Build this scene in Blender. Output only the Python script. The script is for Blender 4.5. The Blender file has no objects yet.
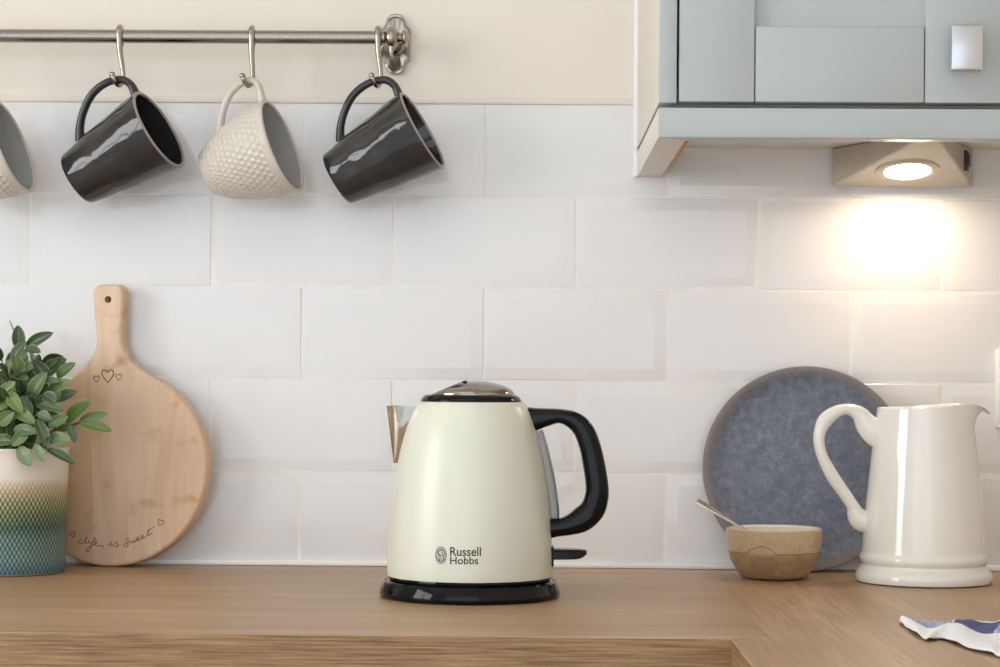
import bpy, bmesh, math, random
from mathutils import Vector, Matrix, noise
random.seed(7)
PI = math.pi
sc = bpy.context.scene
COL = sc.collection

# ------------------------------------------------------------------ camera
F_PX, YAW, ROLL, SHIFT = 2089.0, 0.0137, 0.0071, 44.5
CAM = Vector((0.020, -2.3112, 0.2093))
cd = bpy.data.cameras.new('camera'); cam = bpy.data.objects.new('camera', cd); COL.objects.link(cam)
cd.sensor_width = 36.0; cd.lens = F_PX * 36.0 / 1000.0; cd.shift_y = SHIFT / 1000.0
cd.clip_start = 0.05
cam.matrix_world = Matrix.Translation(CAM) @ Matrix.Rotation(YAW, 4, 'Z') @ Matrix.Rotation(PI/2, 4, 'X') @ Matrix.Rotation(ROLL, 4, 'Z')
sc.camera = cam

def ray(px, py):
    X = (px - 500) / F_PX; Y = -(py - 333.5 - SHIFT) / F_PX
    c, s = math.cos(ROLL), math.sin(ROLL)
    x, y = X*c - Y*s, X*s + Y*c
    cy, sy = math.cos(YAW), math.sin(YAW)
    return Vector((-sy + x*cy, cy + x*sy, y))
def at(px, py, y):                     # the point of the place seen at a pixel, on the plane of that depth
    d = ray(px, py); t = (y - CAM.y) / d.y
    return CAM + d*t
def ground(px, py, z=0.0):
    d = ray(px, py); t = (z - CAM.z) / d.z
    return CAM + d*t
def scale_at(y):                       # metres per pixel
    return (y - CAM.y) / F_PX

# ------------------------------------------------------------------ object helpers
def tag(o, label=None, cat=None, group=None, kind=None):
    if label: o['label'] = label
    if cat: o['category'] = cat
    if group: o['group'] = group
    if kind: o['kind'] = kind
    return o
def empty(name, loc=(0,0,0), label=None, cat=None, group=None):
    o = bpy.data.objects.new(name, None); COL.objects.link(o); o.location = loc
    o.empty_display_size = 0.02
    return tag(o, label, cat, group)
def link(name, me, mats, parent=None, smooth=True, angle=40):
    o = bpy.data.objects.new(name, me); COL.objects.link(o)
    if not isinstance(mats, (list, tuple)): mats = [mats]
    for m in mats: me.materials.append(m)
    if smooth:
        for p in me.polygons: p.use_smooth = True
        me.set_sharp_from_angle(angle=math.radians(angle))
    if parent: o.parent = parent
    return o
def pydata(name, v, f, uv=None):
    me = bpy.data.meshes.new(name); me.from_pydata([tuple(p) for p in v], [], f); me.update()
    if uv:
        l = me.uv_layers.new(name='UVMap')
        for lp in me.loops: l.data[lp.index].uv = uv[lp.vertex_index]
    return me
def bm_mesh(name, bm):
    bmesh.ops.recalc_face_normals(bm, faces=bm.faces[:])
    me = bpy.data.meshes.new(name); bm.to_mesh(me); bm.free(); return me
def add_box(bm, x0, x1, y0, y1, z0, z1, bev=0.0, seg=2, mi=0):
    r = bmesh.ops.create_cube(bm, size=1.0)
    vs = r['verts']
    for v in vs:
        v.co = Vector(((x0+x1)/2 + v.co.x*(x1-x0), (y0+y1)/2 + v.co.y*(y1-y0), (z0+z1)/2 + v.co.z*(z1-z0)))
    fs = set(f for v in vs for f in v.link_faces)
    for f in fs: f.material_index = mi
    if bev > 0:
        es = list(set(e for v in vs for e in v.link_edges))
        bmesh.ops.bevel(bm, geom=es, offset=bev, segments=seg, profile=0.5, affect='EDGES')
def box(name, b, m, parent=None, bev=0.002, seg=2):
    bm = bmesh.new(); add_box(bm, *b, bev=bev, seg=seg); return link(name, bm_mesh(name, bm), m, parent)
def lathe_data(prof, segs=96):
    v, f, uv = [], [], []
    n = len(prof)
    zs = [p[1] for p in prof]
    for i in range(segs + 1):
        a = 2*PI*i/segs
        for (r, z) in prof:
            v.append(Vector((r*math.cos(a), r*math.sin(a), z))); uv.append((i/segs, z))
    for i in range(segs):
        for j in range(n-1):
            f.append((i*n+j, (i+1)*n+j, (i+1)*n+j+1, i*n+j+1))
    return v, f, uv
def lathe(name, prof, m, parent=None, segs=96, fn=None, angle=40):
    v, f, uv = lathe_data(prof, segs)
    if fn: v = [fn(p) for p in v]
    me = pydata(name, v, f, uv)
    bm = bmesh.new(); bm.from_mesh(me)
    bmesh.ops.remove_doubles(bm, verts=bm.verts[:], dist=1e-6)
    bmesh.ops.dissolve_degenerate(bm, edges=bm.edges[:], dist=1e-7)
    bmesh.ops.recalc_face_normals(bm, faces=bm.faces[:])
    bm.to_mesh(me); bm.free()
    return link(name, me, m, parent, angle=angle)
def smooth_path(pts, n=8, closed=False):                    # Catmull-Rom through n-dim points
    out = []; N = len(pts)
    rng = range(N) if closed else range(N-1)
    for i in rng:
        g = lambda k: pts[k % N] if closed else pts[min(max(k, 0), N-1)]
        p0, p1, p2, p3 = g(i-1), g(i), g(i+1), g(i+2)
        for k in range(n):
            t = k/n
            out.append(tuple(0.5*((2*b)+(-a+c)*t+(2*a-5*b+4*c-d)*t*t+(-a+3*b-3*c+d)*t**3) for a,b,c,d in zip(p0,p1,p2,p3)))
    if not closed: out.append(tuple(pts[-1]))
    return out
def tube_data(path, ra, rb=None, segs=16, ref=Vector((0,1,0)), power=2.0):
    """path of Vectors; ra = half-size across path in the plane perpendicular to ref, rb = along ref"""
    n = len(path); v, f = [], []
    if not isinstance(ra, (list, tuple)): ra = [ra]*n
    if rb is None: rb = ra
    if not isinstance(rb, (list, tuple)): rb = [rb]*n
    for i, p in enumerate(path):
        t = (path[min(i+1, n-1)] - path[max(i-1, 0)]).normalized()
        b = ref - t*ref.dot(t)
        if b.length < 1e-4: b = Vector((1,0,0)) - t*t.x
        b.normalize(); nrm = t.cross(b).normalized()
        for k in range(segs):
            a = 2*PI*k/segs; c, s = math.cos(a), math.sin(a)
            c = math.copysign(abs(c)**(2/power), c); s = math.copysign(abs(s)**(2/power), s)
            v.append(p + nrm*(ra[i]*c) + b*(rb[i]*s))
    for i in range(n-1):
        for k in range(segs):
            k2 = (k+1) % segs
            f.append((i*segs+k, i*segs+k2, (i+1)*segs+k2, (i+1)*segs+k))
    f.append(tuple(range(segs))[::-1]); f.append(tuple(range((n-1)*segs, n*segs)))
    return v, f
def tube(name, path, ra, m, parent=None, rb=None, segs=16, ref=Vector((0,1,0)), power=2.0):
    v, f = tube_data(path, ra, rb, segs, ref, power)
    return link(name, pydata(name, v, f), m, parent)
def join_data(parts):
    V, F = [], []
    for v, f in parts:
        o = len(V); V += v; F += [tuple(i+o for i in q) for q in f]
    return V, F

# ------------------------------------------------------------------ materials
def lin(r, g, b):
    q = lambda c: (c/255/12.92) if c/255 <= 0.04045 else ((c/255+0.055)/1.055)**2.4
    return (q(r), q(g), q(b), 1.0)
class NT:
    def __init__(s, name):
        s.m = bpy.data.materials.new(name); s.m.use_nodes = True
        s.t = s.m.node_tree; s.b = s.t.nodes['Principled BSDF']
    def n(s, typ, **kw):
        nd = s.t.nodes.new(typ)
        for k, v in kw.items():
            if k.startswith('i_'): nd.inputs[k[2:].replace('_', ' ')].default_value = v
            else: setattr(nd, k, v)
        return nd
    def l(s, a, b): s.t.links.new(a, b)
    def val(s, x, sock):
        if isinstance(x, (int, float)): sock.default_value = x
        else: s.l(x, sock)
    def math(s, op, a, b=0.0, c=None, clamp=False):
        nd = s.n('ShaderNodeMath', operation=op); nd.use_clamp = clamp
        s.val(a, nd.inputs[0]); s.val(b, nd.inputs[1])
        if c is not None: s.val(c, nd.inputs[2])
        return nd.outputs[0]
    def ramp(s, fac, stops, interp='LINEAR'):
        nd = s.n('ShaderNodeValToRGB'); cr = nd.color_ramp; cr.interpolation = interp
        while len(cr.elements) < len(stops): cr.elements.new(0.5)
        for e, (p, c) in zip(cr.elements, stops): e.position = p; e.color = c
        s.l(fac, nd.inputs[0]); return nd.outputs[0]
    def mix(s, fac, a, b, mode='MIX'):
        nd = s.n('ShaderNodeMix', data_type='RGBA', blend_type=mode)
        s.val(fac, nd.inputs[0])
        for x, k in ((a, 6), (b, 7)):
            if isinstance(x, tuple): nd.inputs[k].default_value = x
            else: s.l(x, nd.inputs[k])
        return nd.outputs[2]
    def coords(s, which='Object', scale=(1,1,1), loc=(0,0,0), rot=(0,0,0)):
        tc = s.n('ShaderNodeTexCoord'); mp = s.n('ShaderNodeMapping')
        mp.inputs['Scale'].default_value = scale; mp.inputs['Location'].default_value = loc; mp.inputs['Rotation'].default_value = rot
        s.l(tc.outputs[which], mp.inputs[0]); return mp.outputs[0]
    def noise(s, vec, scale=5.0, detail=3.0, rough=0.5, dist=0.0):
        nd = s.n('ShaderNodeTexNoise'); nd.inputs['Scale'].default_value = scale; nd.inputs['Detail'].default_value = detail
        nd.inputs['Roughness'].default_value = rough; nd.inputs['Distortion'].default_value = dist
        s.l(vec, nd.inputs['Vector']); return nd.outputs['Fac']
    def bump(s, h, strength=0.3, dist=0.001):
        nd = s.n('ShaderNodeBump'); nd.inputs['Strength'].default_value = strength; nd.inputs['Distance'].default_value = dist
        s.l(h, nd.inputs['Height']); s.l(nd.outputs[0], s.b.inputs['Normal']); return nd
    def set(s, **kw):
        for k, v in kw.items():
            sock = s.b.inputs[k.replace('_', ' ')]
            if isinstance(v, (int, float, tuple)): sock.default_value = v
            else: s.l(v, sock)
        return s
def simple(name, col, rough=0.5, metal=0.0, var=0.03, nscale=40.0, coat=0.0, bump=0.0, bscale=200.0, bdist=0.0005, spec=0.5):
    t = NT(name)
    v = t.coords('Object')
    f = t.noise(v, nscale, 3)
    d = tuple(max(0, c*(1-var*2)) for c in col[:3]) + (1,); u = tuple(min(1, c*(1+var*2)) for c in col[:3]) + (1,)
    t.set(Base_Color=t.ramp(f, [(0.25, d), (0.75, u)]), Roughness=rough, Metallic=metal, Coat_Weight=coat, Coat_Roughness=0.03, Specular_IOR_Level=spec)
    if bump: t.bump(t.noise(v, bscale, 2), bump, bdist)
    return t.m

M = {}
M['tile'] = simple('glazed white tile', (0.80, 0.80, 0.805, 1), 0.12, var=0.004, bump=0.25, bscale=9.0, bdist=0.0012)
M['grout'] = simple('grout', lin(240, 239, 236), 0.9, var=0.03, bump=0.3)
M['plaster'] = simple('cream plaster', lin(231, 224, 214), 0.75, var=0.01, nscale=6, bump=0.15, bscale=14, bdist=0.002)
M['floor'] = simple('pale stone floor', lin(196, 194, 190), 0.5, var=0.03, nscale=6)
M['white_paint'] = simple('white paint', lin(232, 230, 226), 0.6, var=0.01)
M['sealant'] = simple('white sealant', lin(248, 248, 248), 0.35, var=0.01)
M['paint'] = simple('duck egg cabinet paint', lin(180, 187, 187), 0.38, var=0.008, nscale=8, bump=0.06, bscale=300)
M['ivory'] = simple('ivory end panel', lin(226, 221, 210), 0.4, var=0.008, nscale=8)
M['inner'] = simple('cabinet interior board', lin(150, 150, 146), 0.6, var=0.02)
M['rawwood'] = simple('raw wood edge', lin(196, 140, 84), 0.7, var=0.08, nscale=120)
M['steel'] = simple('brushed steel', (0.34, 0.31, 0.28, 1), 0.22, 1.0, var=0.04, nscale=300)
M['nickel'] = simple('polished nickel', (0.38, 0.34, 0.29, 1), 0.16, 1.0, var=0.05, nscale=60)
M['knob'] = simple('satin aluminium', (0.62, 0.63, 0.65, 1), 0.36, 1.0, var=0.02, nscale=300)
M['lamp_metal'] = simple('satin nickel lamp', lin(206, 197, 183), 0.42, 0.45, var=0.02)
M['chrome'] = simple('chrome', (0.72, 0.70, 0.67, 1), 0.06, 1.0, var=0.01)
M['smoke_chrome'] = simple('dark chrome', (0.34, 0.31, 0.28, 1), 0.12, 1.0, var=0.02)
M['black'] = simple('gloss black plastic', (0.004, 0.004, 0.005, 1), 0.08, var=0.1, spec=0.22)
M['satin_black'] = simple('satin black plastic', (0.008, 0.009, 0.011, 1), 0.28, var=0.1, spec=0.25)
M['grey_plastic'] = simple('grey lever plastic', lin(92, 100, 108), 0.25, var=0.05)
M['rubber'] = simple('switch black', (0.015, 0.014, 0.013, 1), 0.4)
M['cream_enamel'] = simple('cream enamel', lin(221, 223, 208), 0.31, var=0.004)
M['print'] = simple('printed dark ink', lin(38, 42, 38), 0.5)
M['print_grey'] = simple('printed grey ink', lin(74, 78, 72), 0.5)
M['jug'] = simple('ivory glaze', lin(243, 241, 234), 0.10, var=0.006, nscale=20, coat=0.4, bump=0.12, bscale=22, bdist=0.0012)
M['white_plastic'] = simple('white plastic', lin(240, 240, 238), 0.3, var=0.005)
M['soil'] = simple('dark soil', lin(40, 32, 24), 0.95, var=0.3, bump=0.8)
M['stem'] = simple('green stem', lin(96, 108, 62), 0.6, var=0.1)
M['burn'] = simple('burnt engraving', lin(126, 80, 50), 0.8, var=0.15, nscale=400)

def dark_glaze():
    t = NT('charcoal glaze'); v = t.coords('Object')
    f = t.noise(v, 16, 3)
    t.set(Base_Color=t.ramp(f, [(0.3, (0.026, 0.025, 0.026, 1)), (0.75, (0.044, 0.042, 0.041, 1))]), Roughness=0.07, Coat_Weight=0.0)
    t.bump(t.noise(v, 70, 1.5), 0.3, 0.0012); return t.m
M['charcoal'] = dark_glaze()
M['charcoal_in'] = simple('charcoal glaze inside', (0.020, 0.020, 0.022, 1), 0.08, var=0.05)
M['charcoal_rim'] = simple('pale glaze rim', lin(150, 143, 134), 0.2, var=0.05)
M['greige'] = simple('warm white glaze', lin(208, 201, 190), 0.13, var=0.02, nscale=20)
M['grey_in'] = simple('grey glaze inside', lin(172, 173, 174), 0.10, var=0.02)

def oak(name, axis, top=True):
    """oak laminate; grain along the given axis of object space"""
    t = NT(name)
    st = [14.0, 14.0, 14.0]; st[axis] = 0.9
    v = t.coords('Object', tuple(st))
    fine = [150.0, 150.0, 150.0]; fine[axis] = 5.0
    v2 = t.coords('Object', tuple(fine))
    a = t.noise(v, 1.6, 4, 0.55, 0.6); b = t.noise(v2, 1.5, 3, 0.6)
    # staves
    tc = t.n('ShaderNodeTexCoord'); sp = t.n('ShaderNodeSeparateXYZ'); t.l(tc.outputs['Object'], sp.inputs[0])
    across, along = (sp.outputs[1], sp.outputs[0]) if axis == 0 else (sp.outputs[0], sp.outputs[1])
    row = t.math('FLOOR', t.math('MULTIPLY', across, 1/0.095))
    off = t.math('FRACT', t.math('MULTIPLY', row, 0.3719))
    stv = t.math('FLOOR', t.math('ADD', t.math('MULTIPLY', along, 1/0.85), off))
    wn = t.n('ShaderNodeTexWhiteNoise', noise_dimensions='2D')
    cb = t.n('ShaderNodeCombineXYZ'); t.l(row, cb.inputs[0]); t.l(stv, cb.inputs[1]); t.l(cb.outputs[0], wn.inputs['Vector'])
    c = t.ramp(a, [(0.28, lin(154, 122, 88)), (0.5, lin(180, 148, 112)), (0.72, lin(200, 170, 136))])
    c = t.mix(t.math('MULTIPLY', t.math('SUBTRACT', 0.60, b, clamp=True), 2.4, clamp=True), c, lin(132, 102, 72))
    c = t.mix(t.math('MULTIPLY', wn.outputs[0], 0.45), c, lin(166, 132, 94))
    t.set(Base_Color=c, Roughness=t.math('ADD', 0.33, t.math('MULTIPLY', b, 0.12)))
    t.bump(b, 0.10, 0.0006)
    return t.m
M['oak_x'] = oak('oak along the run', 0)
M['oak_y'] = oak('oak along the return', 1)
def oak_edge(name, axis):
    t = NT(name)
    s1 = [10.0, 10.0, 260.0]; s1[axis] = 14.0
    v = t.coords('Object', (s1[0], s1[1], 560.0)); b = t.noise(v, 1.0, 5, 0.7, 0.2)
    v2 = t.coords('Object', (6.0, 6.0, 25.0)); a = t.noise(v2, 1.0, 3)
    c = t.ramp(b, [(0.32, lin(82, 58, 34)), (0.48, lin(138, 104, 66)), (0.68, lin(176, 142, 100))])
    c = t.mix(t.math('MULTIPLY', a, 0.35), c, lin(134, 98, 60))
    t.set(Base_Color=c, Roughness=0.5); t.bump(b, 0.35, 0.0006); return t.m
M['oak_edge_x'] = oak_edge('oak edge', 0)
M['oak_edge_y'] = oak_edge('oak edge return', 1)

def beech():
    t = NT('beech')
    tc = t.n('ShaderNodeTexCoord'); sp = t.n('ShaderNodeSeparateXYZ'); t.l(tc.outputs['Object'], sp.inputs[0])
    wv = t.coords('Object', (9.0, 9.0, 1.6))
    warp = t.noise(wv, 2.2, 2)
    x2 = t.math('ADD', t.math('MULTIPLY', sp.outputs[0], 34.0), t.math('MULTIPLY', warp, 9.0))
    rings = t.math('MULTIPLY', t.math('ADD', t.math('SINE', t.math('MULTIPLY', x2, 2.0)), 1.0), 0.5)
    fine = t.noise(t.coords('Object', (420, 420, 18)), 1.0, 3, 0.6)
    # glued strips of slightly different wood
    s1 = t.math('GREATER_THAN', sp.outputs[0], -0.0225); s2 = t.math('GREATER_THAN', sp.outputs[0], 0.055)
    c = t.ramp(rings, [(0.0, lin(222, 192, 164)), (0.6, lin(230, 203, 177)), (1.0, lin(214, 180, 150))])
    flat = t.ramp(fine, [(0.3, lin(214, 182, 154)), (0.7, lin(230, 202, 176))])
    c = t.mix(0.45, c, flat)
    c = t.mix(t.math('MULTIPLY', t.math('SUBTRACT', 1.0, s1), 0.5), c, lin(214, 176, 140))
    c = t.mix(t.math('MULTIPLY', s2, 0.35), c, lin(222, 178, 140))
    seam = t.math('LESS_THAN', t.math('ABSOLUTE', t.math('ADD', sp.outputs[0], 0.0225)), 0.0006)
    c = t.mix(t.math('MULTIPLY', seam, 0.2), c, lin(140, 96, 62))
    # brown flecks of the wood
    fl = t.noise(t.coords('Object', (22, 22, 30)), 1.3, 2, 0.5, 0.3)
    c = t.mix(t.ramp(fl, [(0.58, (0,0,0,1)), (0.78, (0.75,0.75,0.75,1))]), c, lin(186, 128, 80))
    t.set(Base_Color=c, Roughness=0.5); t.bump(fine, 0.1, 0.0004); return t.m
M['beech'] = beech()

def slate():
    t = NT('slate blue stoneware')
    tc = t.n('ShaderNodeTexCoord'); sp = t.n('ShaderNodeSeparateXYZ'); t.l(tc.outputs['Object'], sp.inputs[0])
    r = t.math('SQRT', t.math('ADD', t.math('MULTIPLY', sp.outputs[0], sp.outputs[0]), t.math('MULTIPLY', sp.outputs[1], sp.outputs[1])))
    v = t.coords('Object')
    n1 = t.noise(v, 105, 6, 0.75); n2 = t.noise(v, 260, 3, 0.7); n3 = t.noise(v, 8, 3)
    c = t.ramp(n1, [(0.34, lin(92, 101, 118)), (0.5, lin(116, 124, 141)), (0.66, lin(142, 149, 164))])
    c = t.mix(t.math('MULTIPLY', n2, 0.45), c, lin(106, 112, 128))
    rn = t.math('ADD', r, t.math('MULTIPLY', t.math('SUBTRACT', n3, 0.5), 0.012))
    c = t.mix(t.ramp(t.math('MULTIPLY', rn, 8.0), [(0.79, (0,0,0,1)), (0.86, (0.75,0.75,0.75,1))]), c, lin(138, 128, 124))
    c = t.mix(t.ramp(t.math('MULTIPLY', r, 8.0), [(0.893, (0,0,0,1)), (0.905, (1,1,1,1))]), c, lin(66, 62, 66))
    pits = t.n('ShaderNodeTexVoronoi'); pits.inputs['Scale'].default_value = 260; t.l(v, pits.inputs['Vector'])
    pm = t.math('MULTIPLY', t.math('LESS_THAN', pits.outputs['Distance'], 0.16), t.math('GREATER_THAN', n1, 0.50))
    c = t.mix(t.math('MULTIPLY', pm, 0.6), c, lin(62, 64, 74))
    t.set(Base_Color=c, Roughness=t.math('ADD', 0.30, t.math('MULTIPLY', n2, 0.25))); t.bump(n2, 0.25, 0.0006); return t.m
M['slate'] = slate()

def bowl_glaze():
    t = NT('tan stoneware')
    tc = t.n('ShaderNodeTexCoord'); sp = t.n('ShaderNodeSeparateXYZ'); t.l(tc.outputs['Object'], sp.inputs[0])
    v = t.coords('Object'); n1 = t.noise(v, 46, 6, 0.7, 0.8); n2 = t.noise(v, 420, 3, 0.6)
    up = t.ramp(n1, [(0.3, lin(192, 162, 126)), (0.55, lin(208, 184, 150)), (0.75, lin(188, 152, 112))])
    lo = t.ramp(n1, [(0.28, lin(150, 124, 96)), (0.5, lin(172, 144, 110)), (0.75, lin(194, 162, 122))])
    dx = t.math('ADD', sp.outputs[0], 0.018)
    hill = t.math('SUBTRACT', 0.0085, t.math('MULTIPLY', t.math('MULTIPLY', dx, dx), 38.0))
    hill = t.math('MAXIMUM', hill, 0.0)
    edge = t.math('ADD', 0.0285, t.math('MULTIPLY', t.math('SUBTRACT', n1, 0.5), 0.004))
    c = t.mix(t.ramp(t.math('ADD', t.math('MULTIPLY', t.math('SUBTRACT', edge, sp.outputs[2]), 160.0), 0.5), [(0.1,(0,0,0,1)), (0.9,(1,1,1,1))]), up, lo)
    arc = t.math('LESS_THAN', t.math('ABSOLUTE', t.math('SUBTRACT', sp.outputs[2], t.math('ADD', edge, hill))), 0.0006)
    c = t.mix(t.math('MULTIPLY', arc, 0.65), c, lin(112, 76, 40))
    spk = t.math('GREATER_THAN', n2, 0.63)
    c = t.mix(t.math('MULTIPLY', spk, 0.5), c, lin(92, 70, 50))
    t.set(Base_Color=c, Roughness=0.32); t.bump(n2, 0.15, 0.0005); return t.m
M['bowl_out'] = bowl_glaze()
M['bowl_in'] = simple('cream glaze inside', lin(236, 228, 212), 0.1, var=0.02, coat=0.3, bump=0.4, bscale=60, bdist=0.001)

def pot_glaze():
    t = NT('reactive glaze pot')
    uv = t.n('ShaderNodeTexCoord'); sp = t.n('ShaderNodeSeparateXYZ'); t.l(uv.outputs['UV'], sp.inputs[0])
    v = t.coords('Object'); n1 = t.noise(v, 14, 4, 0.6)
    U = t.math('MULTIPLY', sp.outputs[0], 80.0); V = t.math('MULTIPLY', sp.outputs[1], 1/0.0084)
    d = t.math('ABSOLUTE', t.math('MULTIPLY', t.math('SINE', t.math('MULTIPLY', t.math('ADD', U, V), PI)), t.math('SINE', t.math('MULTIPLY', t.math('SUBTRACT', U, V), PI))))
    z = t.math('ADD', t.math('MULTIPLY', sp.outputs[1], 1/0.134), t.math('MULTIPLY', t.math('SUBTRACT', n1, 0.5), 0.10))
    hi = t.ramp(z, [(0.02, lin(84, 128, 140)), (0.14, lin(140, 158, 150)), (0.30, lin(126, 150, 142)), (0.38, lin(92, 120, 100)), (0.48, lin(140, 148, 106)), (0.58, lin(184, 176, 130)), (0.68, lin(212, 196, 164)), (0.75, lin(230, 222, 208))])
    lo = t.ramp(z, [(0.02, lin(16, 72, 100)), (0.16, lin(48, 92, 96)), (0.28, lin(36, 80, 80)), (0.38, lin(10, 44, 42)), (0.48, lin(30, 62, 36)), (0.58, lin(74, 92, 62)), (0.68, lin(190, 164, 126)), (0.75, lin(228, 219, 204))])
    cellm = t.ramp(d, [(0.16, (0,0,0,1)), (0.46, (1,1,1,1))])
    c = t.mix(cellm, lo, hi)
    c = t.mix(t.math('LESS_THAN', sp.outputs[1], 0.0022), c, lin(170, 136, 96))
    low = t.ramp(z, [(0.66, (1,1,1,1)), (0.76, (0,0,0,1))])
    h = t.math('MULTIPLY', cellm, low)
    t.set(Base_Color=c, Roughness=0.28); t.bump(h, 0.7, 0.0012); return t.m
M['pot'] = pot_glaze()

def leaf_mat():
    t = NT('sage leaf')
    at_ = t.n('ShaderNodeVertexColor', layer_name='Col')
    uv = t.n('ShaderNodeTexCoord'); sp = t.n('ShaderNodeSeparateXYZ'); t.l(uv.outputs['UV'], sp.inputs[0])
    au = t.math('ABSOLUTE', sp.outputs[0])
    n = t.noise(t.coords('Object'), 160, 3)
    c = t.mix(t.math('MULTIPLY', n, 0.25), at_.outputs[0], lin(104, 130, 86))
    c = t.mix(t.math('MULTIPLY', t.math('GREATER_THAN', au, 0.90), 0.5), c, lin(172, 190, 142))
    c = t.mix(t.math('MULTIPLY', t.math('LESS_THAN', au, 0.07), 0.4), c, lin(156, 176, 122))
    t.set(Base_Color=c, Roughness=0.42, Sheen_Weight=0.08)
    t.bump(n, 0.2, 0.0006); return t.m
M['leaf'] = leaf_mat()

def towel_mat():
    t = NT('checked cotton')
    uv = t.n('ShaderNodeTexCoord'); sp = t.n('ShaderNodeSeparateXYZ'); t.l(uv.outputs['UV'], sp.inputs[0])
    def band(s, a, b): return t.math('MULTIPLY', t.math('GREATER_THAN', s, a), t.math('LESS_THAN', s, b))
    u, v = sp.outputs[0], sp.outputs[1]
    weave = t.n('ShaderNodeTexNoise'); weave.inputs['Scale'].default_value = 420; weave.inputs['Detail'].default_value = 2
    t.l(uv.outputs['Object'], weave.inputs['Vector'])
    white, navy = lin(242, 243, 246), lin(28, 48, 122)
    stripe_v = band(v, 0.42, 0.93)
    stripe_u = band(u, 0.575, 0.88)
    mid = t.ramp(weave.outputs['Fac'], [(0.44, lin(88, 112, 168)), (0.56, lin(190, 203, 226))])
    pale = t.mix(0.05, white, mid)
    c = t.mix(stripe_v, white, mid)
    c = t.mix(t.math('MULTIPLY', stripe_u, t.math('SUBTRACT', 1.0, stripe_v)), c, pale)
    c = t.mix(t.math('MULTIPLY', stripe_u, stripe_v), c, navy)
    c = t.mix(band(u, 0.56, 0.577), c, white)
    t.set(Base_Color=c, Roughness=0.9, Sheen_Weight=0.1); t.bump(weave.outputs['Fac'], 0.3, 0.0005); return t.m
M['towel'] = towel_mat()

def emit(name, col, s):
    t = NT(name); t.set(Base_Color=col, Emission_Color=col, Emission_Strength=s, Roughness=0.2); return t.m
M['led'] = emit('lit led lens', (1.0, 0.86, 0.66, 1), 9.0)
M['sky_pane'] = None

# ------------------------------------------------------------------ the setting
ZC = 0.0; FLOOR = -0.90; CEIL = 1.52
XL, XR, YF = -2.3, 0.812, -4.4
TILE_TOP = 0.51196; X_OFF = -0.53485; PX_, PZ_ = 0.202, 0.1018

def structure(o): o['kind'] = 'structure'; return o
wall = structure(box('wall_back', (XL-0.1, XR+0.1, 0.0035, 0.12, FLOOR-0.1, CEIL+0.1), M['plaster'], bev=0))
structure(box('wall_right', (XR, XR+0.1, YF, 0.0035, FLOOR-0.1, CEIL+0.1), M['plaster'], bev=0))
structure(box('floor', (XL-0.1, XR+0.1, YF, 0.12, FLOOR-0.1, FLOOR), M['floor'], bev=0))
structure(box('ceiling', (XL-0.1, XR+0.1, YF, 0.12, CEIL, CEIL+0.1), M['white_paint'], bev=0))
# left wall with a window opening towards the daylight
WY0, WY1, WZ0, WZ1 = -2.35, -0.95, 0.05, 1.25
bm = bmesh.new()
add_box(bm, XL-0.1, XL, YF, WY0, FLOOR-0.1, CEIL+0.1); add_box(bm, XL-0.1, XL, WY1, 0.12, FLOOR-0.1, CEIL+0.1)
add_box(bm, XL-0.1, XL, WY0, WY1, FLOOR-0.1, WZ0); add_box(bm, XL-0.1, XL, WY0, WY1, WZ1, CEIL+0.1)
structure(link('wall_left', bm_mesh('wall_left', bm), M['plaster'], smooth=False))
bm = bmesh.new()
fw = 0.05
for y in (WY0, (WY0+WY1)/2 - fw/2, WY1-fw): add_box(bm, XL-0.07, XL-0.02, y, y+fw, WZ0, WZ1, 0.004)
for z in (WZ0, WZ1-fw): add_box(bm, XL-0.07, XL-0.02, WY0, WY1, z, z+fw, 0.004)
structure(link('window_1', bm_mesh('window_1', bm), M['white_paint']))

# tiles : pillowed bevelled rectangles, running bond
def tiles(x0, x1, ztop, rows):
    v, f = [], []
    for k in range(rows):
        z1 = ztop - k*PZ_ - 0.0008; z0 = ztop - (k+1)*PZ_ + 0.0008
        sh = 0.0 if k % 2 == 1 else 0.5
        i = math.floor((x0 - X_OFF)/PX_) - 1
        while X_OFF + (i+sh)*PX_ < x1:
            a = max(X_OFF + (i+sh)*PX_ + 0.0008, x0); b = min(X_OFF + (i+1+sh)*PX_ - 0.0008, x1)
            i += 1
            if b - a < 0.012: continue
            tx, tz = random.uniform(-1, 1)*0.0004, random.uniform(-1, 1)*0.0003
            off = random.uniform(-0.0003, 0.0003)
            rings = [(0.0, 0.0033), (0.0, 0.0017), (0.0006, 0.00125), (0.0105, 0.0002), (0.0115, 0.0), (0.0135, -0.00005)]
            base = len(v)
            for ins, d in rings:
                for (x, z) in ((a+ins, z0+ins), (b-ins, z0+ins), (b-ins, z1-ins), (a+ins, z1-ins)):
                    u_, w_ = (x-(a+b)/2)/(b-a)*2, (z-(z0+z1)/2)/(z1-z0)*2
                    v.append((x, d + off + tx*u_ + tz*w_, z))
            for r in range(len(rings)-1):
                for q in range(4):
                    q2 = (q+1) % 4
                    f.append((base+r*4+q, base+r*4+q2, base+(r+1)*4+q2, base+(r+1)*4+q))
            e = base + (len(rings)-1)*4
            f.append((e, e+1, e+2, e+3))
    me = pydata('tiles', v, f)
    return link('tiles', me, M['tile'], wall, angle=25)
tiles(XL, XR, TILE_TOP, 5)
structure(box('grout_bed', (XL, XR, 0.0014, 0.004, 0.0, TILE_TOP+0.0015), M['grout'], wall, bev=0))
# paint-filled top edge of the tiled area, bead of sealant over the worktop, bead beside the cabinet
structure(box('trim_1', (XL, XR, -0.0012, 0.004, TILE_TOP+0.0002, TILE_TOP+0.007), M['plaster'], bev=0.0015))
structure(box('trim_2', (XL, XR, -0.006, 0.003, 0.0, 0.0065), M['sealant'], bev=0.002))

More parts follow.
